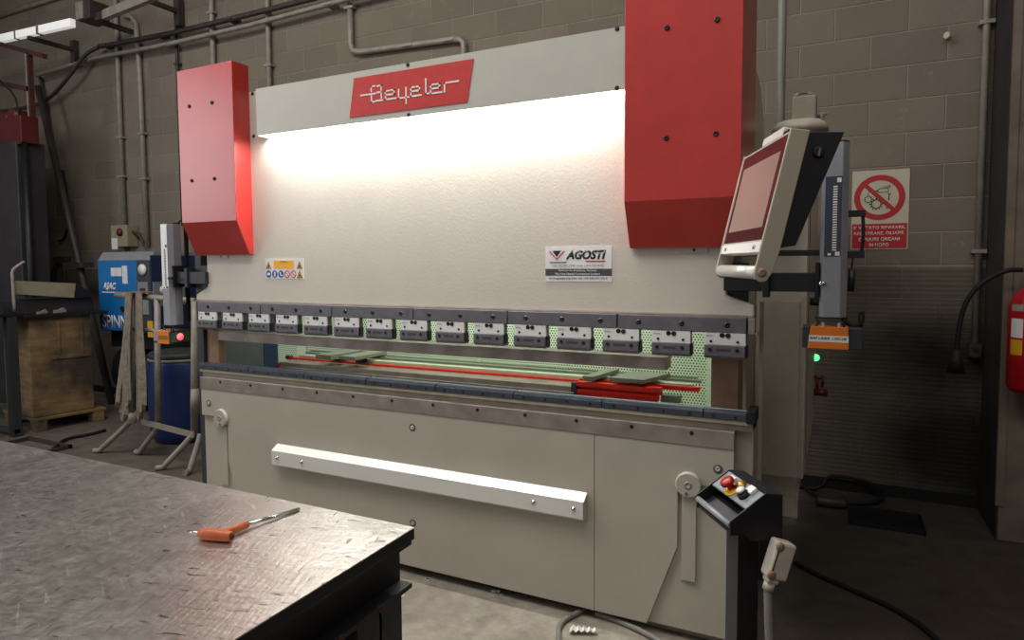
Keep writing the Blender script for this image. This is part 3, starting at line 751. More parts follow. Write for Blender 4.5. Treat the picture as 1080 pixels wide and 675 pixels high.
# ================================================================== LASER SAFETY UNITS
def laser(name, label, cx, ztop, zbot, mirror):
    t = thing(name, label, 'laser unit', (cx, -0.02, zbot - 0.11))
    w2 = 0.044
    prof = [(cx - w2, 0.035), (cx - w2, -0.022), (cx - w2 + 0.012, -0.042), (cx + w2 - 0.020, -0.042), (cx + w2, -0.015), (cx + w2, 0.035)]
    c = obj('column', MB().prism(prof, 'z', zbot, ztop), 'laser_grey', t, 0.002)
    obj('column_top', MB().prism([(p[0] * 0.96 + cx * 0.04, p[1] * 0.96) for p in prof], 'z', ztop, ztop + 0.006), 'laser_dark', c)
    zs = (zbot + 0.22, ztop - 0.12)
    sc = obj('scale_plate', MB().box(cx - w2 + 0.013, cx + w2 - 0.021, -0.0435, -0.0415, zs[0], zs[1] if not mirror else ztop - 0.004), 'scale_dark' if not mirror else 'plate', c)
    n = 26; st = (zs[1] - zs[0] - 0.05) / n
    tm = MB()
    for i in range(n):
        z = zs[0] + 0.02 + st * i
        tm.box(cx - 0.006, cx + 0.008, -0.0445, -0.0432, z, z + st * 0.55)
    obj('scale_marks', tm, 'white' if not mirror else 'grey_ink', sc)
    for (xa_, xb_, za_, zb_) in ((0.006, 0.02, zs[1] - 0.022, zs[1] - 0.006), (0.004, 0.019, zs[0] + 0.002, zs[0] + 0.016), (-0.02, -0.009, zs[0] + 0.003, zs[0] + 0.011)):
        obj('scale_end_mark', MB().box(cx + xa_, cx + xb_, -0.0446, -0.0433, za_, zb_), 'white' if not mirror else 'grey_ink', sc)
    # wire cradle between column and head
    cr = MB()
    for x in (cx - 0.055, cx + 0.045):
        cr.tube([(x, -0.03, zbot - 0.002), (x + 0.012 * (1 if x < cx else -1), -0.03, zbot - 0.02), (x - 0.003, -0.035, zbot - 0.038)], 0.004, 6)
    cr.tube([(cx - 0.058, -0.03, zbot - 0.002), (cx + 0.05, -0.03, zbot - 0.002)], 0.004, 6)
    obj('cradle', cr, 'rubber', t)
    for x in (cx - 0.03, cx + 0.022): obj('clip', MB().box(x - 0.004, x + 0.004, -0.044, -0.036, zbot - 0.036, zbot - 0.018), 'chrome', t)
    h0, h1 = zbot - 0.112, zbot - 0.035
    if not mirror:
        hx = [cx - 0.098, cx - 0.075, cx + 0.052, cx + 0.100]
        hd = obj('head_housing', MB().box(hx[0], hx[3], -0.045, 0.05, h0, h1), 'laser_dark', t, 0.003)
        ob = obj('orange_cover', MB().prism([(hx[1] - 0.004, h0 - 0.001), (hx[2] + 0.004, h0 - 0.001), (hx[2], h1 + 0.002), (hx[1] + 0.006, h1 + 0.002)], 'y', -0.050, 0.045), 'orange', hd, 0.002, label='orange cover')
        obj('label_band', MB().box(hx[1] + 0.0, hx[2] + 0.002, -0.0510, -0.0500, h0 + 0.024, h0 + 0.047), 'white', hd)
        obj('band_lettering', text_mb('RAP LASER  | NC-08', (1, 0, 0), (0, 0, 1), 0.118, 0.012, (hx[1] + 0.004, -0.0510, h0 + 0.030), shear=0.2, bold=0.01), 'ink', hd)
    else:
        hx = [cx - 0.118, cx - 0.082, cx + 0.022, cx + 0.034]
        hd = obj('head_housing', MB().box(hx[0], hx[3], -0.052, 0.085, h0, h1), 'laser_dark', t, 0.003)
        obj('grey_end', MB().box(hx[0] - 0.001, hx[1], -0.0535, 0.05, h0 + 0.012, h1 + 0.001), 'laser_grey', hd, 0.002)
        obj('orange_cover', MB().box(hx[1], hx[2], -0.0545, 0.045, h0 - 0.001, h1 + 0.002), 'orange', hd, 0.002, label='orange cover')
        obj('label_band', MB().box(hx[1] + 0.008, hx[2] - 0.008, -0.0555, -0.0540, h0 + 0.026, h0 + 0.050), 'brass', hd)
        obj('green_board', MB().box(hx[3], hx[3] + 0.002, -0.045, 0.08, h0 + 0.008, h1 - 0.008), 'green_ink', hd)
        obj('laser_lens', MB().lathe((hx[3] + 0.001, 0.012, (h0 + h1) / 2), (1, 0, 0), [(0, 0.022), (0.006, 0.022), (0.010, 0.017), (0.012, 0)], 20), 'red_lens', hd, label='glowing red lens')
    # column handle / cable
    if not mirror:
        hb = MB().box(cx + w2, cx + w2 + 0.055, -0.012, 0.012, 1.722, 1.745).box(cx + w2, cx + w2 + 0.055, -0.012, 0.012, 1.575, 1.600)
        hb.tube([(cx + w2 + 0.045, 0, 1.60), (cx + w2 + 0.05, 0, 1.66), (cx + w2 + 0.046, 0, 1.73)], 0.006, 8)
        obj('grip', hb, 'black', t, 0.001)
        obj('pull_cord', MB().tube([(cx + w2 + 0.018, 0, 1.58), (cx + w2 + 0.014, 0, 1.53)], 0.003, 6).cyl((cx + w2 + 0.016, 0, 1.535), (cx + w2 + 0.014, 0, 1.455), 0.011, seg=10), 'black', t)
        obj('clamp_screw', MB().cyl((cx - w2 + 0.001, -0.044, 1.485), (cx - w2 + 0.024, -0.046, 1.485), 0.012, 0.002, seg=12), 'chrome', t)
        obj('signal_cable', MB().tube([(cx + 0.03, 0.02, zbot), (cx + 0.05, 0.03, zbot - 0.03), (cx + 0.08, 0.03, zbot - 0.035), (cx + 0.10, 0.03, zbot - 0.015), (cx + 0.095, 0.03, zbot + 0.02)], 0.008, 8, 2).cyl((cx + 0.092, 0.03, zbot - 0.04), (cx + 0.092, 0.03, zbot + 0.01), 0.008, seg=8), 'rubber', t)
    else:
        obj('cable_chain', MB().box(cx + w2 + 0.002, cx + w2 + 0.014, 0.053, 0.078, zbot + 0.02, ztop - 0.005), 'rubber', t, 0.003)
        obj('clamp_screw', MB().cyl((cx + w2 - 0.012, -0.046, 1.485), (cx + w2 + 0.035, -0.052, 1.485), 0.008, seg=12), 'rubber', t)
        obj('signal_cable', MB().tube([(cx + 0.03, 0.02, ztop), (cx + 0.06, 0.04, ztop + 0.03), (cx + 0.13, 0.06, ztop + 0.03), (cx + 0.20, 0.08, ztop + 0.02)], 0.006, 8, 2), 'rubber', t)
    return t


laser('laser_safety_unit', 'grey laser unit with a white scale behind the tilted operator screen', 3.394, 1.985, 1.362, False)
laser('laser_safety_unit', 'grey laser unit with a glowing red lens at the far left end of the press', -0.222, 1.812, 1.200, True)

# ================================================================== OPERATOR CONSOLE (tilted screen)
CP = Vector((3.283, -0.636, 1.93)); ch = 0.378; ct = 0.224
e1 = Vector((-math.sin(ch), math.cos(ch), 0))            # near edge towards far edge
n0 = Vector((-math.cos(ch), -math.sin(ch), 0))
e2 = n0 * math.sin(ct) + Vector((0, 0, -1)) * math.cos(ct)   # down the screen
e3 = e1.cross(e2) if e1.cross(e2).dot(n0) > 0 else e2.cross(e1)   # out of the screen
con = thing('operator_console', 'tilted operator screen in grey frame with white handle, before the right red cover', 'control panel', (3.22, -0.40, 1.52))
W_, H_ = 0.48, 0.312
def cq(a, b, c): return CP + e1 * a + e2 * b + e3 * c
def slab(mb, a0, a1, b0, b1, c0, c1):
    return mb.obox(cq((a0 + a1) / 2, (b0 + b1) / 2, (c0 + c1) / 2), e1 * (a1 - a0) / 2, e2 * (b1 - b0) / 2, e3 * (c1 - c0) / 2)
obj('screen_frame', slab(MB(), 0.0, W_, -0.002, H_ + 0.004, -0.030, 0.0), 'alu', con, 0.002)
obj('bezel', slab(MB(), 0.012, W_ - 0.012, 0.006, H_ - 0.002, -0.004, 0.0015), 'bezel', con)
obj('screen', slab(MB(), 0.040, W_ - 0.045, 0.050, H_ - 0.040, -0.002, 0.0025), 'screen', con, label='pale reflecting screen')
br_ = obj('lower_bar', slab(MB(), 0.004, W_ - 0.004, H_ + 0.004, H_ + 0.036, -0.03, 0.003), 'white', con, 0.002)
for a in (0.06, W_ - 0.07):
    obj('bar_lettering', text_mb('NxT' if a < 0.2 else 'SAF', -e1, -e2, 0.028, 0.011, cq(a + 0.02, H_ + 0.026, 0.003)), 'grey_ink', br_)
for a0, nm in ((-0.010, 0), (W_ - 0.002, 1)):
    o2 = []
    for (b, c) in ((-0.006, 0.003), (-0.012, -0.050), (H_ + 0.020, -0.050), (H_ + 0.085, -0.045), (H_ + 0.113, -0.034), (H_ + 0.119, -0.018), (H_ + 0.112, -0.002), (H_ + 0.098, 0.005)):
        o2.append((b, c))
    mb = MB(); k = len(o2)
    vs = [cq(a0, b, c) for b, c in o2] + [cq(a0 + 0.012, b, c) for b, c in o2]
    mb.poly(vs, [tuple(range(k)), tuple(range(2 * k - 1, k - 1, -1))] + [(i, i + k, (i + 1) % k + k, (i + 1) % k) for i in range(k)])
    sp = obj('side_cheek', mb, 'console', con, 0.003)
    if nm == 0:
        obj('cheek_bolt', MB().lathe(cq(-0.009, H_ + 0.091, -0.016), -e1, [(0, 0.013), (0.004, 0.012), (0.005, 0.005), (0.003, 0)], 16), 'brown_steel', sp)
obj('handle_bar', MB().cyl(cq(0.002, H_ + 0.092, -0.014), cq(W_ - 0.002, H_ + 0.092, -0.014), 0.020, seg=24), 'alu', con, label='white tubular handle')
hs = MB(); o3 = [(-0.010, -0.049), (-0.029, -0.146), (H_ - 0.005, -0.093), (H_ + 0.013, -0.050)]
k = len(o3); vs = [cq(0.004, b, c) for b, c in o3] + [cq(W_ - 0.004, b, c) for b, c in o3]
hs.poly(vs, [tuple(range(k)), tuple(range(2 * k - 1, k - 1, -1))] + [(i, i + k, (i + 1) % k + k, (i + 1) % k) for i in range(k)])
hs_ = obj('rear_housing', hs, 'black', con, 0.003, label='black rear housing')
obj('key_lock', MB().lathe(cq(0.005, 0.040, -0.090), -e1, [(0, 0.016), (0.006, 0.016), (0.008, 0.012), (0.006, 0)], 18), 'rubber', hs_)
obj('lock_ring', MB().obox(cq(-0.003, 0.041, -0.090), e1 * 0.001, e2 * 0.011, e3 * 0.003), 'chrome', hs_)
obj('top_lamp', slab(MB(), 0.10, 0.30, -0.035, -0.008, -0.05, -0.005), 'white', con, 0.004)
obj('top_latch', slab(MB(), 0.045, 0.085, -0.016, -0.006, -0.03, -0.005), 'rubber', con)
obj('hanger_arm', MB().tube([cq(0.24, 0.16, -0.12), (3.25, 0.1, 1.80), (3.25, 0.598, 1.80)], 0.025, 12), 'charcoal', con)

# ================================================================== PEDESTAL CONTROL
A0 = Vector((3.165, -0.82, 0)); pe = Vector((-0.577, 0.817, 0)).normalized(); pm = Vector((0.817, 0.577, 0)).normalized(); PZ = Vector((0, 0, 1))
ped = thing('control_pedestal', 'black floor pedestal with a red emergency stop standing at the right front of the press', 'control pedestal', tuple(A0 + pe * 0.11 + pm * 0.08))
def pq(e, m, z): return A0 + pe * e + pm * m + PZ * z
def ppr(mb, pts, e0, e1_):
    k = len(pts); vs = [pq(e0, m, z) for m, z in pts] + [pq(e1_, m, z) for m, z in pts]
    return mb.poly(vs, [tuple(range(k)), tuple(range(2 * k - 1, k - 1, -1))] + [(i, i + k, (i + 1) % k + k, (i + 1) % k) for i in range(k)])
def pbox(mb, e0, e1_, m0, m1, z0, z1): return ppr(mb, [(m0, z0), (m1, z0), (m1, z1), (m0, z1)], e0, e1_)
side = [(-0.003, 0.855), (0.100, 0.927), (0.150, 0.920), (0.152, 0.795), (0.060, 0.795), (0.040, 0.815), (-0.003, 0.815)]
bx_ = obj('console_box', ppr(ppr(ppr(MB(), side, 0.0, 0.004), side, 0.211, 0.215), [(0.10, 0.927), (0.150, 0.920), (0.152, 0.795), (0.148, 0.795), (0.146, 0.917), (0.10, 0.923)], 0.004, 0.211), 'black', ped)
obj('box_tray', ppr(MB(), [(0.0, 0.824), (0.048, 0.850), (0.146, 0.850), (0.146, 0.797), (0.062, 0.797), (0.040, 0.817), (0.0, 0.817)], 0.004, 0.211), 'black', bx_)
bp = obj('button_plate', ppr(MB(), [(0.046, 0.886), (0.099, 0.9225), (0.099, 0.918), (0.046, 0.8815)], 0.004, 0.211), 'grey_panel', ped, label='grey sloping button plate')
sn = Vector((0, 0, 0)) - pm * math.sin(math.atan2(0.0365, 0.053)) + PZ * math.cos(math.atan2(0.0365, 0.053))
def on_plate(e, t): return pq(e, 0.046 + 0.053 * t, 0.8862 + 0.0365 * t)
st = obj('emergency_stop', MB().lathe(on_plate(0.125, 0.36), sn, [(0, 0.011), (0.022, 0.011), (0.022, 0.021), (0.032, 0.021), (0.036, 0.016), (0.037, 0)], 28), 'ext_red', bp, label='red mushroom button')
obj('stop_collar', MB().lathe(on_plate(0.118, 0.32), sn, [(0, 0.024), (0.003, 0.024), (0.0035, 0)], 24), 'yellow', bp)
obj('key_collar', MB().lathe(on_plate(0.110, 0.72), sn, [(0, 0.020), (0.003, 0.020), (0.012, 0.010), (0.013, 0)], 24), 'brass', bp)
obj('push_button', MB().lathe(on_plate(0.060, 0.42), sn, [(0, 0.017), (0.010, 0.017), (0.010, 0.013), (0.018, 0.012), (0.02, 0)], 24), 'rubber', bp)
obj('button_cap', MB().lathe(on_plate(0.060, 0.42) + sn * 0.0195, sn, [(0, 0.013), (0.004, 0.013), (0.007, 0.009), (0.008, 0)], 24), 'white', bp)
obj('legend_plate', MB().obox(on_plate(0.052, 0.80) + sn * 0.005, pe * 0.015, pm * 0.010 + PZ * 0.007, sn * 0.005), 'white', bp, 0.001)
obj('legend_plate', MB().obox(on_plate(0.160, 0.72) + sn * 0.004, pe * 0.014, pm * 0.009 + PZ * 0.0062, sn * 0.004), 'white', bp, 0.001)
obj('handle_bar', MB().cyl(pq(0.004, 0.0, 0.842), pq(0.211, 0.0, 0.842), 0.009, seg=16), 'laser_grey', ped)
obj('post', pbox(MB(), 0.058, 0.126, 0.052, 0.115, 0.012, 0.798), 'black', ped, 0.002)
obj('post_face', pbox(MB(), 0.058, 0.126, 0.0505, 0.0525, 0.02, 0.798), 'charcoal', ped)
obj('base_plate', pbox(MB(), -0.03, 0.22, -0.03, 0.22, 0.0, 0.012), 'black', ped, 0.002)
plug = MB()
pc = pq(-0.026, 0.125, 0.752)
tl = (pm * 0.30 + PZ * 0.95).normalized(); ts = (pm * 0.95 - PZ * 0.30).normalized()
pl_ = obj('cable_plug', MB().obox(pc, ts * 0.029, tl * 0.052, pe * 0.022).obox(pc - tl * 0.058 - ts * 0.004, ts * 0.017, tl * 0.010, pe * 0.017), 'cream', ped, 0.007, label='cream cable connector')
for sg in (-1, 1):
    obj('plug_latch', MB().lathe(pc - ts * 0.022 + tl * 0.040 * sg - pe * 0.0215, -pe, [(0, 0.012), (0.004, 0.012), (0.006, 0.006), (0.007, 0)], 18), 'brown_steel', pl_)
obj('plug_seam', MB().obox(pc - ts * 0.022 - pe * 0.0222, ts * 0.0016, tl * 0.028, pe * 0.001), 'rubber', pl_)
obj('plug_gland', MB().cyl(pc - tl * 0.066 - ts * 0.004, pc - tl * 0.088 - ts * 0.004, 0.015, seg=14), 'cream', pl_)
g0 = pc - tl * 0.086 - ts * 0.004
obj('plug_cable', MB().tube([g0, g0 + Vector((0.004, -0.01, -0.1)), g0 + Vector((0.02, -0.02, -0.3)), g0 + Vector((0.02, -0.01, -0.5)), Vector((3.32, -0.75, 0.02)), Vector((3.33, -0.60, 0.012))], 0.011, 10, 2), 'grey_cable', ped)

# ================================================================== STEEL WORK TABLE
TX = 2.297; TY = -1.078; TZ = 0.78
tb = thing('steel_work_table', 'heavy steel welding table with a scratched grey top in the left foreground', 'table', (0.9, -1.75, 0))
obj('table_top', MB().box(-0.9, TX, -2.50, TY, TZ - 0.003, TZ), 'tabletop', tb)
obj('table_slab', MB().box(-0.9, TX, -2.50, TY, TZ - 0.036, TZ - 0.003), 'black', tb, 0.002, label='grimy black edge')
def hbeam(mb, axis, c, a, b, z0, z1, w=0.05, tf=0.014, tw=0.006):
    for (p, q, za, zb) in ((-w, w, z1 - tf, z1), (-tw, tw, z0, z1), (-w, w, z0, z0 + tf)):
        if axis == 'y': mb.box(c + p, c + q, a, b, za, zb)
        else: mb.box(a, b, c + p, c + q, za, zb)
    return mb
fr = obj('frame_beam', hbeam(MB(), 'y', TX - 0.054, -2.46, TY - 0.010, 0.600, 0.745), 'black', tb)
obj('frame_beam', hbeam(MB(), 'y', -0.6, -2.46, TY - 0.010, 0.600, 0.745), 'black', tb)
obj('frame_beam', hbeam(MB(), 'x', TY - 0.066, -0.55, TX - 0.11, 0.600, 0.745), 'black', tb)
obj('frame_beam', hbeam(MB(), 'x', -2.40, -0.55, TX - 0.11, 0.600, 0.745), 'black', tb)
for x in (TX - 0.21, -0.55):
    for y in (-1.32, -2.45):
        mb = MB()
        mb.box(x, x + 0.012, y, y + 0.20, 0.014, 0.60).box(x + 0.178, x + 0.19, y, y + 0.20, 0.014, 0.60).box(x, x + 0.19, y + 0.094, y + 0.106, 0.014, 0.60).box(x - 0.02, x + 0.21, y - 0.02, y + 0.22, 0.0, 0.014)
        obj('leg', mb, 'black', tb, 0.001)
for y in (-1.40, -1.70, -1.24):
    obj('weld_plug', MB().cyl((TX - 0.012, y, 0.605), (TX - 0.001, y, 0.607), 0.010, seg=10), 'rust_red', tb)

# hex key lying on the table
hk = thing('hex_key', 'orange T-handled hex key with a steel shaft lying on the work table', 'hex key', (1.85, -1.36, TZ))
zt = TZ + 0.0175
h1 = Vector((1.893, -1.392, zt)); h0 = Vector((1.790, -1.416, zt)); tipw = Vector((1.752, -1.424, zt + 0.001))
dirh = (h1 - h0).normalized()
grip = MB().lathe(h0, dirh, [(0, 0.010), (0.010, 0.015), (0.04, 0.0175), (0.08, 0.0165), (0.100, 0.0145), (0.106, 0.013)], 22)
obj('grip', grip, 'orange_grip', hk)
j0 = h0 + dirh * 0.070 + Vector((0, 0, 0.002)); j1 = Vector((1.857, -1.306, TZ + 0.0145))
obj('grip_neck', MB().cyl(j0, j1, 0.014, 0.0105, 18), 'orange_grip', hk)
tip = Vector((1.890, -1.130, TZ + 0.0055))
obj('shaft', MB().cyl(j1 - (tip - j1).normalized() * 0.01, tip, 0.0062, seg=6), 'chrome', hk)
obj('short_arm', MB().cyl(h0 + dirh * 0.004, tipw, 0.0052, 0.004, seg=6), 'chrome', hk)
obj('grip_end', MB().cyl(h1 + dirh * 0.002, h1 + dirh * 0.0035, 0.0085, seg=16), 'rust_red', hk)

# ================================================================== SAFETY SIGN ON THE WALL
SX0, SX1, SZ0, SZ1 = 3.474, 3.802, 1.640, 2.156; SYF = WY - 0.006
sg_ = thing('safety_sign', 'white and red prohibition sign with a gear pictogram on the block wall', 'sign', (3.638, WY, SZ0))
obj('sign_plate', MB().box(SX0, SX1, SYF, WY, SZ0, SZ1), 'sign_white', sg_)
cxs, czs = 3.634, 1.978
obj('red_ring', disc_ring(MB(), (cxs, czs), 0.111, 0.147, SYF - 0.0015, SYF, 56).ribbon([(cxs - 0.088, SYF - 0.001, czs + 0.088), (cxs + 0.088, SYF - 0.001, czs - 0.088)], 0.026, 0.0016), 'sign_red', sg_)
obj('text_panel', MB().box(SX0 + 0.006, SX1 - 0.006, SYF - 0.001, SYF, SZ0 + 0.006, 1.808), 'sign_red', sg_)
for i, (tx, ww, xo) in enumerate((("E' VIETATO RIPARARE,", 0.295, 3.490), ('REGISTRARE, OLIARE', 0.285, 3.492), ('O PULIRE ORGANI', 0.235, 3.520), ('IN MOTO', 0.112, 3.582))):
    obj('sign_lettering', text_mb(tx, (1, 0, 0), (0, 0, 1), ww, 0.023, (xo, SYF - 0.001, 1.770 - 0.0375 * i), bold=0.012), 'white', sg_)
gm = MB()
def gear(cx, cz, r, nt):
    disc_ring(gm, (cx, cz), r * 0.72, r * 0.88, SYF - 0.001, SYF, 28)
    for i in range(nt):
        a = 2 * PI * i / nt
        gm.ribbon([(cx + r * 0.9 * math.cos(a), SYF - 0.0005, cz + r * 0.9 * math.sin(a)), (cx + r * 1.08 * math.cos(a), SYF - 0.0005, cz + r * 1.08 * math.sin(a))], r * 0.2, 0.001)
gear(3.617, 1.936, 0.034, 12); gear(3.570, 1.968, 0.023, 10)
obj('gear_pictogram', gm, 'ink', sg_)
om = MB(); yy = SYF - 0.0005
om.ribbon([(3.570, yy, 2.012), (3.585, yy, 2.022), (3.617, yy, 2.022), (3.637, yy, 2.036), (3.682, yy, 2.036), (3.686, yy, 2.014), (3.634, yy, 2.010), (3.617, yy, 2.022)], 0.004, 0.001)
om.ribbon([(3.655, yy, 2.046), (3.675, yy, 2.044), (3.690, yy, 2.054), (3.695, yy, 2.042), (3.680, yy, 2.036)], 0.004, 0.001)
om.ribbon([(3.568, yy, 2.004), (3.568, yy, 1.996)], 0.004, 0.001)
obj('oil_can_pictogram', om, 'ink', sg_)
om = MB()
om.ribbon([(3.690, yy, 1.994), (3.688, yy, 1.960)], 0.006, 0.001); om.ribbon([(3.684, yy, 2.004), (3.690, yy, 1.992), (3.698, yy, 2.002)], 0.005, 0.001)
obj('wrench_pictogram', om, 'ink', sg_)
om = MB()
om.ribbon([(3.675, yy, 1.908), (3.690, yy, 1.916), (3.692, yy, 1.926)], 0.006, 0.001)
obj('wrench_pictogram', om, 'ink', sg_)

# ================================================================== FIRE EXTINGUISHER
fx = thing('fire_extinguisher', 'red fire extinguisher with a black hose hanging on the concrete column', 'fire extinguisher', (4.325, 1.635, 0.86))
ex, ey = 4.325, 1.635
obj('cylinder', MB().lathe((ex, ey, 0.86), (0, 0, 1), [(0, 0.06), (0.01, 0.085), (0.04, 0.105), (0.46, 0.105), (0.52, 0.085), (0.56, 0.045), (0.60, 0.028), (0.625, 0.028)], 32), 'ext_red', fx)
obj('valve', MB().cyl((ex, ey, 1.485), (ex, ey, 1.53), 0.022, seg=14).box(ex - 0.05, ex + 0.02, ey - 0.012, ey + 0.012, 1.50, 1.522), 'brass', fx)
obj('lever', MB().obox((ex + 0.03, ey, 1.545), (0.06, 0, 0.012), (0, 0.012, 0), (0, 0, 0.004)).obox((ex + 0.03, ey, 1.575), (0.06, 0, 0.02), (0, 0.012, 0), (0, 0, 0.004)), 'ext_red', fx)
obj('hose', MB().tube([(ex - 0.05, ey, 1.512), (ex - 0.12, ey - 0.02, 1.515), (ex - 0.22, ey - 0.03, 1.46), (ex - 0.295, ey - 0.03, 1.36), (ex - 0.325, ey - 0.02, 1.22), (ex - 0.33, ey - 0.01, 1.06)], 0.0125, 10, 2), 'rubber', fx)
obj('horn', MB().cyl((ex - 0.33, ey - 0.01, 1.08), (ex - 0.332, ey - 0.008, 0.95), 0.018, 0.042, 18), 'rubber', fx)
for nm, mt, z0, z1, t0 in (('label', 'label_paper', 1.16, 1.26, -2.75), ('label', 'yellow_tag', 1.07, 1.15, -2.75), ('label', 'pale_ink', 1.30, 1.335, -2.75)):
    mb = MB(); vs = []; fs = []
    for i in range(7):
        a = t0 + i * 0.10
        for z in (z0, z1): vs.append((ex + 0.1062 * math.cos(a), ey + 0.1062 * math.sin(a), z))
        if i: fs.append((2 * i - 2, 2 * i, 2 * i + 1, 2 * i - 1))
    mb.poly(vs, fs); obj(nm, mb, mt, fx, label={'yellow_tag': 'yellow label', 'label_paper': 'white label'}.get(mt))
obj('wall_bracket', MB().box(ex - 0.03, ex + 0.03, ey + 0.09, 1.7595, 1.30, 1.36).box(ex - 0.06, ex + 0.06, ey + 0.10, 1.7595, 0.90, 0.93), 'charcoal', fx)

# ================================================================== WALL PIPES AND CONDUITS
def pipe(name, pts, r, label, cat='pipe', mat='pipe', clamps=(), sm=0, group=None):
    t = thing(name, label, cat, pts[0], 0, group)
    obj('tube', MB().tube(pts, r, 10, sm), mat, t)
    for c in clamps:
        c = Vector(c); obj('clamp', MB().box(c.x - r * 1.9, c.x + r * 1.9, c.y - r * 1.15, WY - 0.0015, c.z - 0.012, c.z + 0.012), mat, t)
    return t
PY = WY - 0.035
pipe('conduit', [(4.176, PY, 6.0), (4.176, PY, 0.96)], 0.021, 'thin galvanised pipe running down the wall just left of the column', 'pipe', clamps=[(4.176, PY, 1.62), (4.176, PY, 3.0)])
obj('stop_valve', MB().box(4.14, 4.205, PY - 0.03, PY + 0.03, 0.97, 1.05).cyl((4.17, PY - 0.06, 1.03), (4.17, PY, 1.03), 0.012, seg=8), 'dark_pipe', [o for o in D.objects if o.name == 'conduit'][0])
pipe('conduit', [(-4.125, PY, 6.0), (-4.125, PY, 2.034)], 0.027, 'grey conduit dropping to the small switch box above the blue compressor', 'pipe', clamps=[(-4.125, PY, 3.05), (-4.125, PY, 2.6)])
pipe('conduit', [(-3.97, PY, 4.40), (-3.86, PY, 4.39), (-3.78, PY, 4.30), (-3.755, PY, 4.1), (-3.74, PY, 3.6), (-3.725, PY, 1.78)], 0.027, 'grey conduit with a bent top, right of the one above the switch box', 'pipe', clamps=[(-3.733, PY, 3.06), (-3.728, PY, 2.55)])
pipe('conduit', [(-3.105, PY, 6.0), (-3.105, PY, 3.2), (-3.105, PY, 2.0)], 0.018, 'thin dark conduit left of two disappearing behind the left red cover', 'pipe', mat='dark_pipe', clamps=[(-3.105, PY, 3.75)])
pipe('conduit', [(-2.54, PY, 6.0), (-2.54, PY, 2.0)], 0.027, 'lighter conduit right of two disappearing behind the left red cover', 'pipe', clamps=[(-2.54, PY, 4.2)])
pipe('conduit', [(-1.741, PY, 6.0), (-1.741, PY, 2.2)], 0.024, 'vertical conduit ending behind the top left corner of the white hood', 'pipe', clamps=[(-1.741, PY, 3.55)])
pipe('conduit', [(-0.70, PY, 3.97), (-0.70, PY, 3.60), (-0.68, PY, 3.54), (-0.60, PY, 3.515), (0.40, PY, 3.475), (0.48, PY, 3.465), (0.512, PY, 3.43), (0.515, PY, 3.0)], 0.027, 'conduit bent into a U on the wall above the red name plate', 'pipe', clamps=[(-0.70, PY, 3.93), (-0.05, PY, 3.493), (0.38, PY, 3.476)])
pipe('conduit', [(-6.9, PY, 4.84), (-5.2, PY, 4.845), (-4.2, PY, 4.85)], 0.024, 'thin pipe along the top left corner of the wall above the lamp batten', 'pipe', clamps=[(-5.9, PY, 4.845)])
pipe('conduit', [(-5.66, PY - 0.06, 3.945), (-4.422, PY - 0.06, 3.99), (-3.152, PY - 0.06, 3.955), (-1.943, PY - 0.06, 3.955), (-0.7, PY - 0.06, 3.985), (1.6, PY - 0.06, 4.03)], 0.024, 'lower of two long conduits running along the wall above the press', 'pipe', clamps=[(-4.9, PY - 0.06, 3.97), (-3.2, PY - 0.06, 3.955), (-0.9, PY - 0.06, 3.98)])
up_ = pipe('conduit', [(-4.36, PY - 0.06, 4.11), (-4.2, PY - 0.06, 4.10), (-3.1, PY - 0.06, 4.06), (-1.9, PY - 0.06, 4.06), (-0.6, PY - 0.06, 4.07), (1.6, PY - 0.06, 4.12)], 0.027, 'upper of two long conduits running along the wall above the press', 'pipe', mat='dark_pipe', clamps=[(-4.25, PY - 0.06, 4.10), (-3.3, PY - 0.06, 4.068), (-2.2, PY - 0.06, 4.06), (-0.8, PY - 0.06, 4.07)])
pipe('cable', [(-6.9, PY - 0.12, 3.60), (-5.9, PY - 0.10, 3.55), (-5.4, PY - 0.08, 3.60), (-4.9, PY - 0.13, 3.78), (-4.55, PY - 0.13, 4.02), (-4.375, PY - 0.06, 4.105)], 0.022, 'black cable sagging from the upper wall conduit towards the left edge', 'cable', mat='dark_pipe', sm=2)
pipe('pipe', [(3.122, 1.06, 6.0), (3.122, 1.06, 2.082)], 0.021, 'upright grey pipe rising behind the operator screen', 'pipe', mat='alu')
pipe('pipe', [(-5.69, PY, 3.945), (-5.6, PY, 3.6), (-5.53, PY, 3.2), (-5.45, PY, 2.8), (-5.35, PY, 2.5)], 0.020, 'bent dark pipe dropping from the left end of the lower wall conduit', 'pipe', mat='dark_pipe', sm=1)
ip = pipe('leaning_pole', [(-5.42, 2.09, 3.75), (-3.92, 1.90, 0.0)], 0.040, 'dark steel pole leaning against the wall left of the blue compressor', 'pole', mat='dark_pipe')
obj('pole_bracket', MB().box(-4.74, -4.36, 1.90, 2.03, 1.54, 1.60), 'dark_pipe', ip)

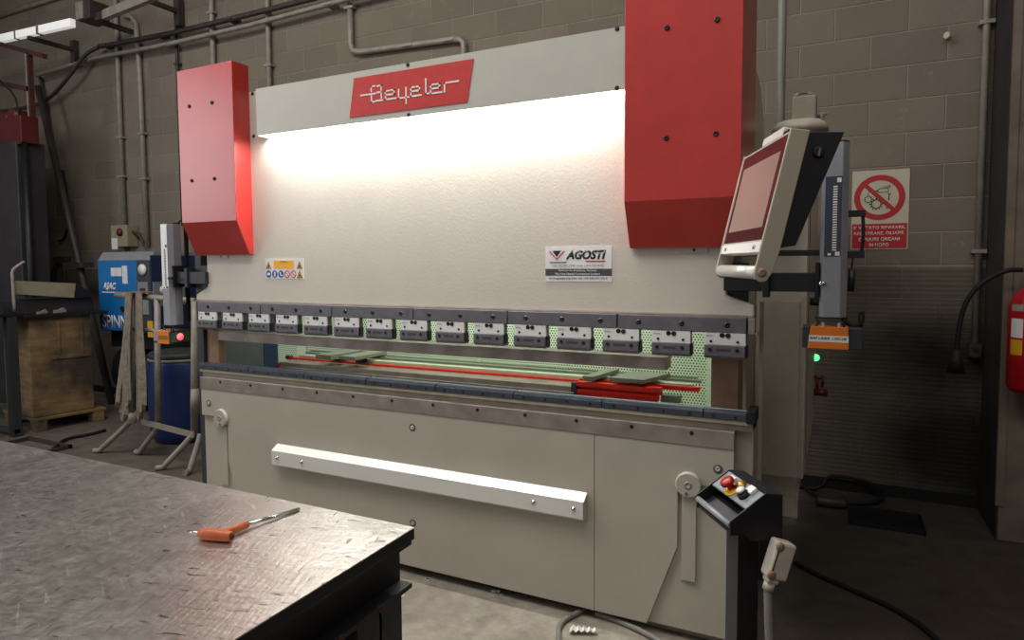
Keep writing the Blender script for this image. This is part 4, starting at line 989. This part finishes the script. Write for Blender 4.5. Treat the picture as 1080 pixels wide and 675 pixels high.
# lamp batten, trunking and bracket, top left
lb = thing('lamp_batten', 'white lamp batten on a bracket in the top left corner', 'lamp', (-4.2, 1.9, 4.2))
obj('batten_body', MB().obox((-5.06, 1.78, 4.235), (0.93, 0, -0.030), (0, 0.03, 0), (0, 0, 0.043)), 'batten_glow', lb, 0.004)
obj('batten_clip', MB().obox((-4.75, 1.78, 4.226), (0.022, 0, 0), (0, 0.034, 0), (0, 0, 0.049)).obox((-5.20, 1.78, 4.24), (0.015, 0, 0), (0, 0.034, 0), (0, 0, 0.049)), 'pipe', lb)
obj('wall_bracket', MB().box(-4.98, -4.92, 1.76, 2.24, 4.15, 4.19).box(-4.99, -4.91, 2.24, 2.298, 4.02, 4.28), 'dark_pipe', lb)
jb = thing('junction_box', 'dark box between the white batten and the grey trunking, top left', 'electrical box', (-3.8, 1.8, 4.165))
obj('box_body', MB().box(-3.92, -3.70, 1.70, 1.92, 4.165, 4.36), 'dark_pipe', jb, 0.008)
obj('box_lid', MB().box(-3.92, -3.80, 1.69, 1.70, 4.175, 4.35), 'pipe', jb)
obj('wall_stub', MB().box(-3.91, -3.87, 1.92, 2.298, 4.20, 4.25), 'dark_pipe', jb)
tk = thing('cable_trunking', 'grey flat cable trunking at the upper edge, right of the dark box', 'trunking', (-3.0, 1.78, 4.42))
obj('trunking_body', MB().obox((-3.10, 1.78, 4.225), (0.47, 0, 0.035), (0, 0.03, 0), (0, 0, 0.046)), 'pipe', tk, 0.003)
obj('trunking_joint', MB().obox((-3.635, 1.78, 4.19), (0.065, 0, 0.0), (0, 0.028, 0), (0, 0, 0.038)), 'dark_pipe', tk)
obj('trunking_bracket', MB().box(-3.06, -3.01, 1.76, 2.24, 4.27, 4.31).box(-3.07, -3.00, 2.22, 2.298, 4.14, 4.42), 'dark_pipe', tk)

# small switch box and its fittings
sb = thing('switch_box', 'small beige switch box on the wall above the blue compressor', 'switch box', (-4.05, WY, 1.85))
obj('box_body', MB().box(-4.24, -3.94, WY - 0.13, WY, 1.78, 2.03), 'cardboard', sb, 0.006)
obj('rotary_switch', MB().lathe((-4.06, WY - 0.13, 1.945), (0, -1, 0), [(0, 0.045), (0.02, 0.045), (0.03, 0.02), (0.04, 0)], 16), 'dark_red', sb)
obj('sticker', MB().box(-4.23, -4.12, WY - 0.132, WY - 0.13, 1.75, 1.88), 'label_paper', sb)
obj('loop_cable', MB().tube([(-3.94, WY - 0.06, 1.95), (-3.84, WY - 0.06, 1.93), (-3.79, WY - 0.05, 1.86), (-3.78, WY - 0.04, 1.78)], 0.016, 8, 2), 'dark_pipe', sb)

# ================================================================== BLUE COMPRESSOR ON ITS TANK
cp = thing('air_compressor', 'blue screw compressor with white lettering standing behind the pipe rack', 'compressor', (-3.0, 1.85, 0))
obj('blue_door', MB().box(-3.42, -2.80, 1.50, 2.14, 0.90, 1.612), 'blue', cp, 0.008)
obj('control_strip', MB().box(-2.80, -2.60, 1.502, 2.14, 0.90, 1.612), 'charcoal', cp, 0.006)
obj('top_cover', MB().prism([(1.50, 1.612), (1.56, 1.70), (2.14, 1.70), (2.14, 1.612)], 'x', -3.42, -2.60), 'grey_panel', cp, 0.006)
obj('side_panel', MB().box(-2.602, -2.59, 1.51, 2.13, 0.92, 1.66), 'navy', cp)
sp_ = obj('control_panel', MB().box(-2.59, -2.575, 1.52, 1.86, 1.16, 1.40), 'grey_panel', cp)
obj('panel_gauge', MB().lathe((-2.576, 1.62, 1.32), (1, 0, 0), [(0, 0.04), (0.012, 0.04), (0.013, 0)], 18), 'white', sp_)
obj('panel_keys', MB().box(-2.576, -2.57, 1.70, 1.82, 1.20, 1.35), 'brass', sp_)
obj('pressure_gauge', MB().lathe((-2.70, 1.502, 1.52), (0, -1, 0), [(0, 0.055), (0.016, 0.055), (0.017, 0)], 20), 'white', cp)
obj('breaker', MB().box(-2.775, -2.625, 1.492, 1.502, 1.08, 1.40), 'grey_panel', cp)
obj('breaker_switch', MB().box(-2.735, -2.665, 1.484, 1.492, 1.24, 1.34), 'rust_red', cp)
obj('door_lettering', text_mb('ABAC', (1, 0, 0), (0, 0, 1), 0.215, 0.075, (-3.345, 1.50, 1.315), shear=0.35, bold=0.05, depth=0.002), 'white', cp)
obj('door_line', MB().box(-3.36, -3.10, 1.498, 1.50, 1.285, 1.297), 'white', cp)
obj('door_lettering', text_mb('SPINN', (1, 0, 0), (0, 0, 1), 0.40, 0.135, (-3.375, 1.50, 0.925), bold=0.01, depth=0.002), 'white', cp)
obj('door_sticker', MB().box(-3.20, -3.03, 1.498, 1.50, 1.455, 1.54).box(-3.02, -2.94, 1.498, 1.50, 1.38, 1.56), 'label_paper', cp)
obj('door_lock', MB().cyl((-3.03, 1.50, 1.125), (-3.03, 1.488, 1.125), 0.028, seg=14), 'black', cp)
tank = obj('air_tank', MB().lathe((-3.50, 1.85, 0.46), (1, 0, 0), [(0, 0.08), (0.05, 0.22), (0.12, 0.28), (0.85, 0.28), (0.92, 0.22), (0.97, 0.08)], 30), 'tank_black', cp)
for x_ in (-3.30, -2.76): obj('tank_foot', MB().box(x_, x_ + 0.06, 1.62, 2.08, 0.0, 0.30), 'tank_black', cp)
obj('tank_saddle', MB().box(-3.40, -2.62, 1.60, 2.10, 0.72, 0.90), 'tank_black', cp)
obj('yellow_tag', MB().box(-2.64, -2.56, 1.485, 1.489, 0.86, 1.02), 'yellow_tag', cp)

# ================================================================== BLUE DRUM
dr = thing('plastic_drum', 'blue plastic drum standing behind the pipe rack at the left end of the press', 'drum', (-1.86, 1.26, 0))
obj('drum_body', MB().lathe((-1.86, 1.26, 0.0), (0, 0, 1), [(0, 0.20), (0.02, 0.235), (0.08, 0.262), (0.22, 0.275), (0.62, 0.275), (0.70, 0.262), (0.74, 0.255)], 36), 'drum_blue', dr)
obj('drum_lid', MB().lathe((-1.86, 1.26, 0.74), (0, 0, 1), [(0, 0.262), (0.045, 0.262), (0.06, 0.245), (0.062, 0)], 36), 'charcoal', dr)
obj('clamp_ring', MB().lathe((-1.86, 1.26, 0.725), (0, 0, 1), [(0, 0.262), (0.004, 0.268), (0.018, 0.268), (0.022, 0.262)], 36), 'pipe', dr)

# ================================================================== PIPE RACK WITH HANGING STRAPS
rk = thing('pipe_rack', 'grey tubular stand on splayed feet left of the press', 'rack', (-1.4, 0.75, 0))
P1 = (-1.44, 0.72); P2 = (-0.965, 0.72)
ra = 0.024
obj('upright', MB().tube([(P1[0] + 0.05, P1[1], 1.30), (P1[0], P1[1], 0.29)], ra, 10), 'pipe', rk)
obj('upright', MB().tube([(P2[0] + 0.01, P2[1], 1.29), (P2[0] - 0.05, P2[1], 0.26)], ra + 0.004, 10), 'pipe', rk)
obj('top_rail', MB().tube([(-1.90, P1[1], 1.325), (-0.945, P2[1], 1.29)], ra, 10), 'pipe', rk)
obj('cross_rail', MB().obox((-1.29, P1[1] - 0.028, 0.285), (0.31, 0, -0.02), (0, 0.006, 0), (0, 0, 0.022)), 'pipe', rk)
obj('middle_rail', MB().tube([(-1.75, P1[1], 1.055), (-1.41, P1[1], 1.045)], 0.015, 8), 'pipe', rk)
feet = [((-1.77, 0.72, 0.30), (-2.084, 0.637, 0.022)), ((P1[0], 0.73, 0.29), (-1.728, 0.746, 0.022)), ((P2[0] - 0.05, 0.71, 0.27), (-1.18, 0.566, 0.022)), ((P2[0] + 0.02, 0.72, 0.27), (-0.914, 0.592, 0.022))]
for a, b in feet:
    a, b = Vector(a), Vector(b); d = b - a
    obj('foot', MB().tube([a, a + d * 0.15 + Vector((0, 0, -0.01)), a + d * 0.88, b, b + Vector((d.x, d.y, 0)).normalized() * 0.05], 0.022, 8, 1), 'pipe', rk)
obj('foot_joint', MB().cyl((-1.77, 0.72, 0.36), (-1.775, 0.72, 0.27), 0.036, seg=14), 'cream', rk)
obj('upright', MB().tube([(-1.70, 0.74, 1.30), (-1.77, 0.72, 0.34)], 0.02, 8), 'pipe', rk)
obj('socket', MB().cyl((P2[0] - 0.02, P2[1], 0.62), (P2[0] - 0.035, P2[1] - 0.0, 0.42), 0.034, seg=12), 'pipe', rk)

sl = thing('lifting_straps', 'bundle of worn grey webbing slings hanging over the pipe rack', 'straps', (-1.76, 0.70, 0.35))
for i, (xa, xb, xc, zb, wd) in enumerate(((-1.675, -1.855, -1.80, 0.46, 0.055), (-1.640, -1.79, -1.69, 0.37, 0.055), (-1.600, -1.73, -1.61, 0.50, 0.050), (-1.545, -1.62, -1.53, 0.40, 0.055), (-1.500, -1.55, -1.465, 0.47, 0.050))):
    mb = MB()
    yb = 0.665 - 0.014 * (i % 3)
    def leg_pts(x_end, dy):
        out = []
        for k in range(11):
            t = k / 10.0
            out.append(Vector((xa + (x_end - xa) * t ** 1.3 + 0.010 * math.sin(5 * t + i), yb + dy * t, 1.345 - (1.345 - zb) * t)))
        return out
    lA, lB = leg_pts(xb, 0.010), leg_pts(xc, -0.030)
    for ln in (lA, lB):
        for p, q in zip(ln[:-1], ln[1:]):
            d = q - p; dn = d.normalized(); sd = dn.cross(Vector((0.5 * math.sin(2.1 * i), -1, 0.0))).normalized()
            mb.obox((p + q) / 2, d / 2 + dn * 0.004, sd * wd / 2, dn.cross(sd) * 0.003)
    c = (lA[-1] + lB[-1]) / 2; hw = (lB[-1] - lA[-1]) / 2
    for k in range(8):
        a0 = PI * k / 8; a1 = PI * (k + 1) / 8
        p = c - hw * math.cos(a0) + Vector((0, 0, -0.06 * math.sin(a0))); q = c - hw * math.cos(a1) + Vector((0, 0, -0.06 * math.sin(a1)))
        d = q - p; mb.obox((p + q) / 2, d * 0.55, (0, wd / 2 * 0.7, 0), d.normalized().cross(Vector((0, 1, 0))) * 0.003)
    mb.obox(Vector((xa + 0.003, 0.70, 1.350)), (wd / 2, 0, 0), (0, 0.045, 0), (0, 0, 0.005))
    obj('strap', mb, 'strap', sl)

# ================================================================== WOODEN CRATE ON ITS PALLET
cr_a = math.radians(82.3)
cr = thing('wooden_crate', 'stained plywood crate standing on a pallet in front of the compressor', 'crate', (-3.344, 0.794, 0), cr_a)
def L(): return MB()
obj('crate_body', L().box(0.0, 0.53, 0.0, 0.62, 0.135, 1.078), 'wood', cr, 0.004, local=True)
obj('crate_batten', L().box(0.225, 0.25, -0.012, 0.0, 0.70, 1.04).box(0.18, 0.52, -0.012, 0.0, 0.665, 0.70).box(0.43, 0.455, -0.012, 0.0, 0.70, 1.05), 'wood', cr, 0.002, local=True)
pt = obj('pallet_deck', L().box(-0.01, 0.62, -0.05, 0.70, 0.105, 0.130), 'wood', cr, 0.003, local=True)
for (x, y) in ((0.0, -0.045), (0.50, -0.045), (0.0, 0.56), (0.50, 0.56)):
    obj('pallet_block', L().box(x, x + 0.10, y, y + 0.12, 0.0, 0.105), 'wood', cr, 0.003, local=True)

# ================================================================== BLACK STEEL FRAME TABLE WITH SCRAP, FAR LEFT
bt = thing('black_steel_stand', 'black steel stand at the left edge beside the wooden crate', 'stand', (-3.5, 0.55, 0))
obj('stand_top', MB().box(-4.6, -3.30, 0.40, 0.72, 1.10, 1.13), 'black', bt, 0.003)
obj('front_rail', MB().box(-4.6, -3.32, 0.46, 0.52, 1.02, 1.10), 'black', bt, 0.003)
obj('leg', MB().box(-3.375, -3.300, 0.60, 0.68, 0.0, 1.10), 'charcoal', bt, 0.003)
obj('leg', MB().box(-3.42, -3.345, 0.42, 0.50, 0.0, 1.10), 'charcoal', bt, 0.003)
obj('leg', MB().box(-4.58, -4.50, 0.42, 0.50, 0.0, 1.10), 'charcoal', bt, 0.003)
obj('foot_rail', MB().box(-4.58, -3.30, 0.61, 0.66, 0.03, 0.07), 'charcoal', bt, 0.003)
bs = thing('black_sheet', 'black metal sheet lying on top of the wooden crate', 'metal sheet', (-3.40, 0.794, 1.079), cr_a)
obj('sheet_panel', MB().box(-0.045, 0.68, -0.10, 0.50, 0.0, 0.028), 'black', bs, 0.002, local=True)
obj('sheet_packing', MB().box(-0.05, 0.60, 0.06, 0.45, 0.028, 0.165), 'dark_grey', bs, 0.004, local=True)
bn = thing('scrap_tray', 'dirty beige sheet metal tray tipped up on the black sheet over the crate', 'tray', (-3.40, 0.794, 1.244), cr_a)
obj('tray_front', MB().prism([(-0.070, 0.060), (-0.055, 0.184), (0.443, 0.143), (0.420, 0.003)], 'y', 0.0, 0.012), 'cardboard', bn, local=True)
obj('tray_side', MB().prism([(0.420, 0.001), (0.445, 0.140), (0.580, 0.060), (0.600, 0.001)], 'y', 0.012, 0.16), 'black', bn, local=True)
obj('tray_floor', MB().prism([(-0.050, 0.050), (-0.050, 0.070), (0.419, 0.020), (0.419, 0.001)], 'y', 0.012, 0.22), 'dark_grey', bn, local=True)
lone('bent_rod', MB().tube([(-3.36, 0.69, 1.146), (-3.39, 0.705, 1.42), (-3.395, 0.705, 1.525), (-3.385, 0.75, 1.565), (-3.37, 0.80, 1.605)], 0.014, 8, 1), 'pipe', 'white bent rod sticking up beside the tipped tray at the left edge', 'rod', (-3.36, 0.69, 1.131))
gr = MB()
for i in range(12): gr.box(-4.05 + 0.062 * i, -4.02 + 0.062 * i, 0.50, 0.57, 1.225, 1.275)
gr.box(-4.1, -3.32, 0.49, 0.58, 1.131, 1.225)
lone('grating', gr, 'charcoal', 'dark toothed grating strip on the black steel stand at the left edge', 'grating', (-3.7, 0.53, 1.13))
for i, (x, y, s) in enumerate(((-3.318, 0.90, 0.045), (-3.302, 1.05, 0.055))):
    lone('steel_offcut', MB().obox((x, y, 1.108 + s * 0.34), (0.012, 0, 0), (0, s, s * 0.05), (0, 0, s * 0.28)).obox((x, y + 0.01, 1.108 + s * 0.66), (0.010, 0, 0), (0, s * 0.5, s * 0.2), (0, 0, s * 0.14)), 'pipe', ('smaller grey steel offcut on the black sheet below the tipped tray', 'larger grey steel offcut on the black sheet below the tipped tray')[i], 'offcut', (x, y, 1.108), 0.003, 'steel offcuts on the sheet')

# ================================================================== DARK MACHINE WITH RED TOP, FAR LEFT
dm = thing('dark_machine', 'tall dark machine with a dark red top beam at the left edge', 'machine', (-4.6, 1.75, 0))
obj('machine_body', MB().box(-6.2, -4.60, 1.40, 1.69, 0.0, 2.92), 'dark_grey', dm, 0.01)
obj('front_post', MB().cyl((-4.57, 1.47, 0.0), (-4.57, 1.47, 2.90), 0.035, seg=14), 'black', dm)
obj('red_beam', MB().box(-6.2, -4.53, 1.42, 1.60, 2.90, 3.19), 'dark_red', dm, 0.006, label='dark red beam')
obj('beam_edge', MB().box(-6.2, -4.525, 1.405, 1.42, 2.88, 2.91), 'rust_red', dm)
for i in range(4):
    obj('red_roll', MB().cyl((-5.24 + 0.17 * i, 1.43, 3.19 + 0.02 * (i % 2)), (-5.24 + 0.17 * i, 1.58, 3.19 + 0.02 * (i % 2)), 0.07, seg=16), 'dark_red', dm)
hf = thing('hoist_frame', 'rusty red angle iron frame standing on the dark machine top', 'frame', (-4.57, 1.6, 3.19))
obj('upright', MB().box(-4.575, -4.54, 1.53, 1.58, 3.192, 3.88), 'rust_red', hf)
obj('upright_edge', MB().box(-4.60, -4.575, 1.53, 1.58, 3.192, 3.88), 'pipe', hf)
obj('upper_bar', MB().obox((-4.98, 1.555, 4.02), (0.71, 0, -0.215), (0, 0.025, 0), (0, 0, 0.026)), 'rust_red', hf)
obj('lower_bar', MB().obox((-5.08, 1.555, 3.61), (0.51, 0, -0.115), (0, 0.025, 0), (0, 0, 0.028)), 'rust_red', hf)
pipe('cable', [(-5.4, 1.50, 3.95), (-5.0, 1.48, 3.6), (-4.70, 1.46, 3.45), (-4.64, 1.47, 3.205)], 0.010, 'thin black cable hanging from the rusty red frame', 'cable', mat='rubber', sm=1)
pipe('air_hose', [(-5.30, PY, 2.75), (-5.18, PY, 2.2), (-5.32, PY, 1.9), (-5.46, PY, 1.87)], 0.012, 'thin black hose looped on the wall left of the leaning pole', 'hose', mat='rubber', sm=2)
hb_ = thing('hose_bracket', 'dark bracket with hoses on the wall left of the leaning pole base', 'bracket', (-5.40, PY, 1.5))
obj('bracket_body', MB().box(-5.50, -5.27, PY - 0.05, WY, 1.60, 1.68), 'dark_pipe', hb_)
obj('bracket_hose', MB().tube([(-5.45, PY - 0.03, 1.62), (-5.55, PY - 0.03, 1.5), (-5.57, PY - 0.03, 1.1)], 0.025, 8, 1).tube([(-5.33, PY - 0.03, 1.62), (-5.30, PY - 0.03, 1.4), (-5.35, PY - 0.03, 1.1)], 0.02, 8, 1), 'dark_pipe', hb_)

# ================================================================== THINGS ON THE FLOOR
lone('power_cable', MB().tube([(2.45, 0.16, 0.012), (2.42, 0.03, 0.014), (2.36, -0.10, 0.012), (2.40, -0.22, 0.012), (2.52, -0.42, 0.012), (2.6, -0.8, 0.012)], 0.0115, 10, 2), 'grey_cable', 'grey cable curling out from under the middle of the press', 'cable', (2.42, 0.0, 0))
lone('power_cable', MB().tube([(2.48, 0.03, 0.013), (2.62, 0.01, 0.013), (2.80, -0.06, 0.013), (2.96, -0.17, 0.013), (3.04, -0.30, 0.013), (3.08, -0.40, 0.013)], 0.012, 10, 2), 'grey_cable', 'grey cable lying along the floor towards the pedestal base', 'cable', (2.9, -0.1, 0))
tg = MB()
for i in range(9):
    tg.obox((2.43 + 0.011 * i, -0.14 + 0.004 * i, 0.018 + 0.003 * (i % 2)), (0.006, 0.002, 0.006 * (-1) ** i), (-0.006, 0.020 - 0.0012 * i, 0), (0.0006, 0, 0.001))
lone('cable_tag', tg, 'white', 'crumpled white tag beside the curled grey cable', 'tag', (2.47, -0.12, 0.0))
lone('floor_cable', MB().tube([(3.24, 0.95, 0.012), (3.34, 0.857, 0.012), (3.50, 0.76, 0.012), (3.67, 0.65, 0.012), (3.77, 0.53, 0.012), (3.83, 0.38, 0.012), (3.84, 0.0, 0.012)], 0.012, 8, 2), 'rubber', 'black cable snaking over the dark floor right of the pedestal', 'cable', (3.6, 0.7, 0))
loop = [(3.46 + 0.24 * math.cos(t * PI / 8), 2.13 + 0.13 * math.sin(t * PI / 8), 0.060 + 0.046 * math.sin(t * PI / 8)) for t in range(17)]
lone('hose_coil', MB().tube([(3.18, 2.10, 0.014)] + loop[8:] + loop[1:6] + [(3.33, 2.16, 0.03), (3.20, 2.20, 0.014)], 0.012, 8, 1), 'rubber', 'black hose loop on the floor by the wall behind the press', 'hose', (3.46, 2.1, 0))
mt_ = thing('drip_tray', 'dark shallow tray on the floor in front of the wall at the right', 'tray', (3.69, 1.80, 0), 0)
obj('tray_base', MB().box(3.50, 3.88, 1.66, 1.93, 0.0, 0.008), 'black', mt_)
obj('tray_rim', MB().box(3.50, 3.88, 1.655, 1.665, 0.0, 0.03).box(3.50, 3.88, 1.925, 1.935, 0.0, 0.03).box(3.495, 3.505, 1.655, 1.935, 0.0, 0.03).box(3.875, 3.885, 1.655, 1.935, 0.0, 0.03), 'black', mt_)
lone('hose_reel_end', MB().lathe((3.31, 1.90, 0.035), (0.9, 0.1, 0), [(0, 0.03), (0.02, 0.035), (0.16, 0.033), (0.18, 0.02)], 14), 'charcoal', 'dark rounded fitting on the floor beside the hose loop', 'fitting', (3.38, 1.90, 0))
lone('floor_cable', MB().tube([(-2.75, 1.10, 0.014), (-2.72, 0.95, 0.014), (-2.78, 0.75, 0.014), (-2.55, 0.55, 0.014), (-2.3, 0.3, 0.014)], 0.015, 8, 2), 'rubber', 'black cable on the floor between the crate and the pipe rack', 'cable', (-2.7, 0.9, 0))
fs_ = thing('steel_grid', 'flat rusty steel frame lying on the floor in front of the crate', 'grid', (-2.8, 0.5, 0))
obj('grid_frame', MB().box(-3.1, -2.45, 0.60, 0.63, 0, 0.03).box(-3.1, -2.45, 0.36, 0.39, 0, 0.03).box(-3.1, -3.07, 0.36, 0.63, 0, 0.03).box(-2.48, -2.45, 0.36, 0.63, 0, 0.03), 'dark_pipe', fs_)
for i, (x, y, s) in enumerate(((1.62, -0.02, 0.010), (1.98, 0.03, 0.013), (2.02, 0.02, 0.008), (1.60, -0.20, 0.008))):
    mb = MB()
    for k in range(3):
        a = 1.1 * k + i
        mb.obox((x + s * math.cos(a) * 0.6, y + s * math.sin(a) * 0.6, s * 0.35), (s, s * 0.3 * k, 0), (-s * 0.2, s * 0.6, 0), (0, 0, s * 0.33))
    lone('metal_chip', mb, 'plate' if i % 2 else 'alu', ('small bright chip in the gap under the press, nearest the table leg', 'largest bright chip in the gap under the middle of the press', 'small chip beside the largest one under the press', 'bright chip on the open floor by the table leg')[i], 'chip', (x, y, 0), 0, 'metal chips on the floor')
lone('wall_stud', MB().cyl((3.985, WY, 2.945), (3.975, WY - 0.05, 2.95), 0.014, seg=10).cyl((3.975, WY - 0.05, 2.95), (3.97, WY - 0.056, 2.95), 0.02, seg=10), 'cream', 'small stud sticking out of the wall high above the sign', 'stud', (3.985, WY, 2.945))
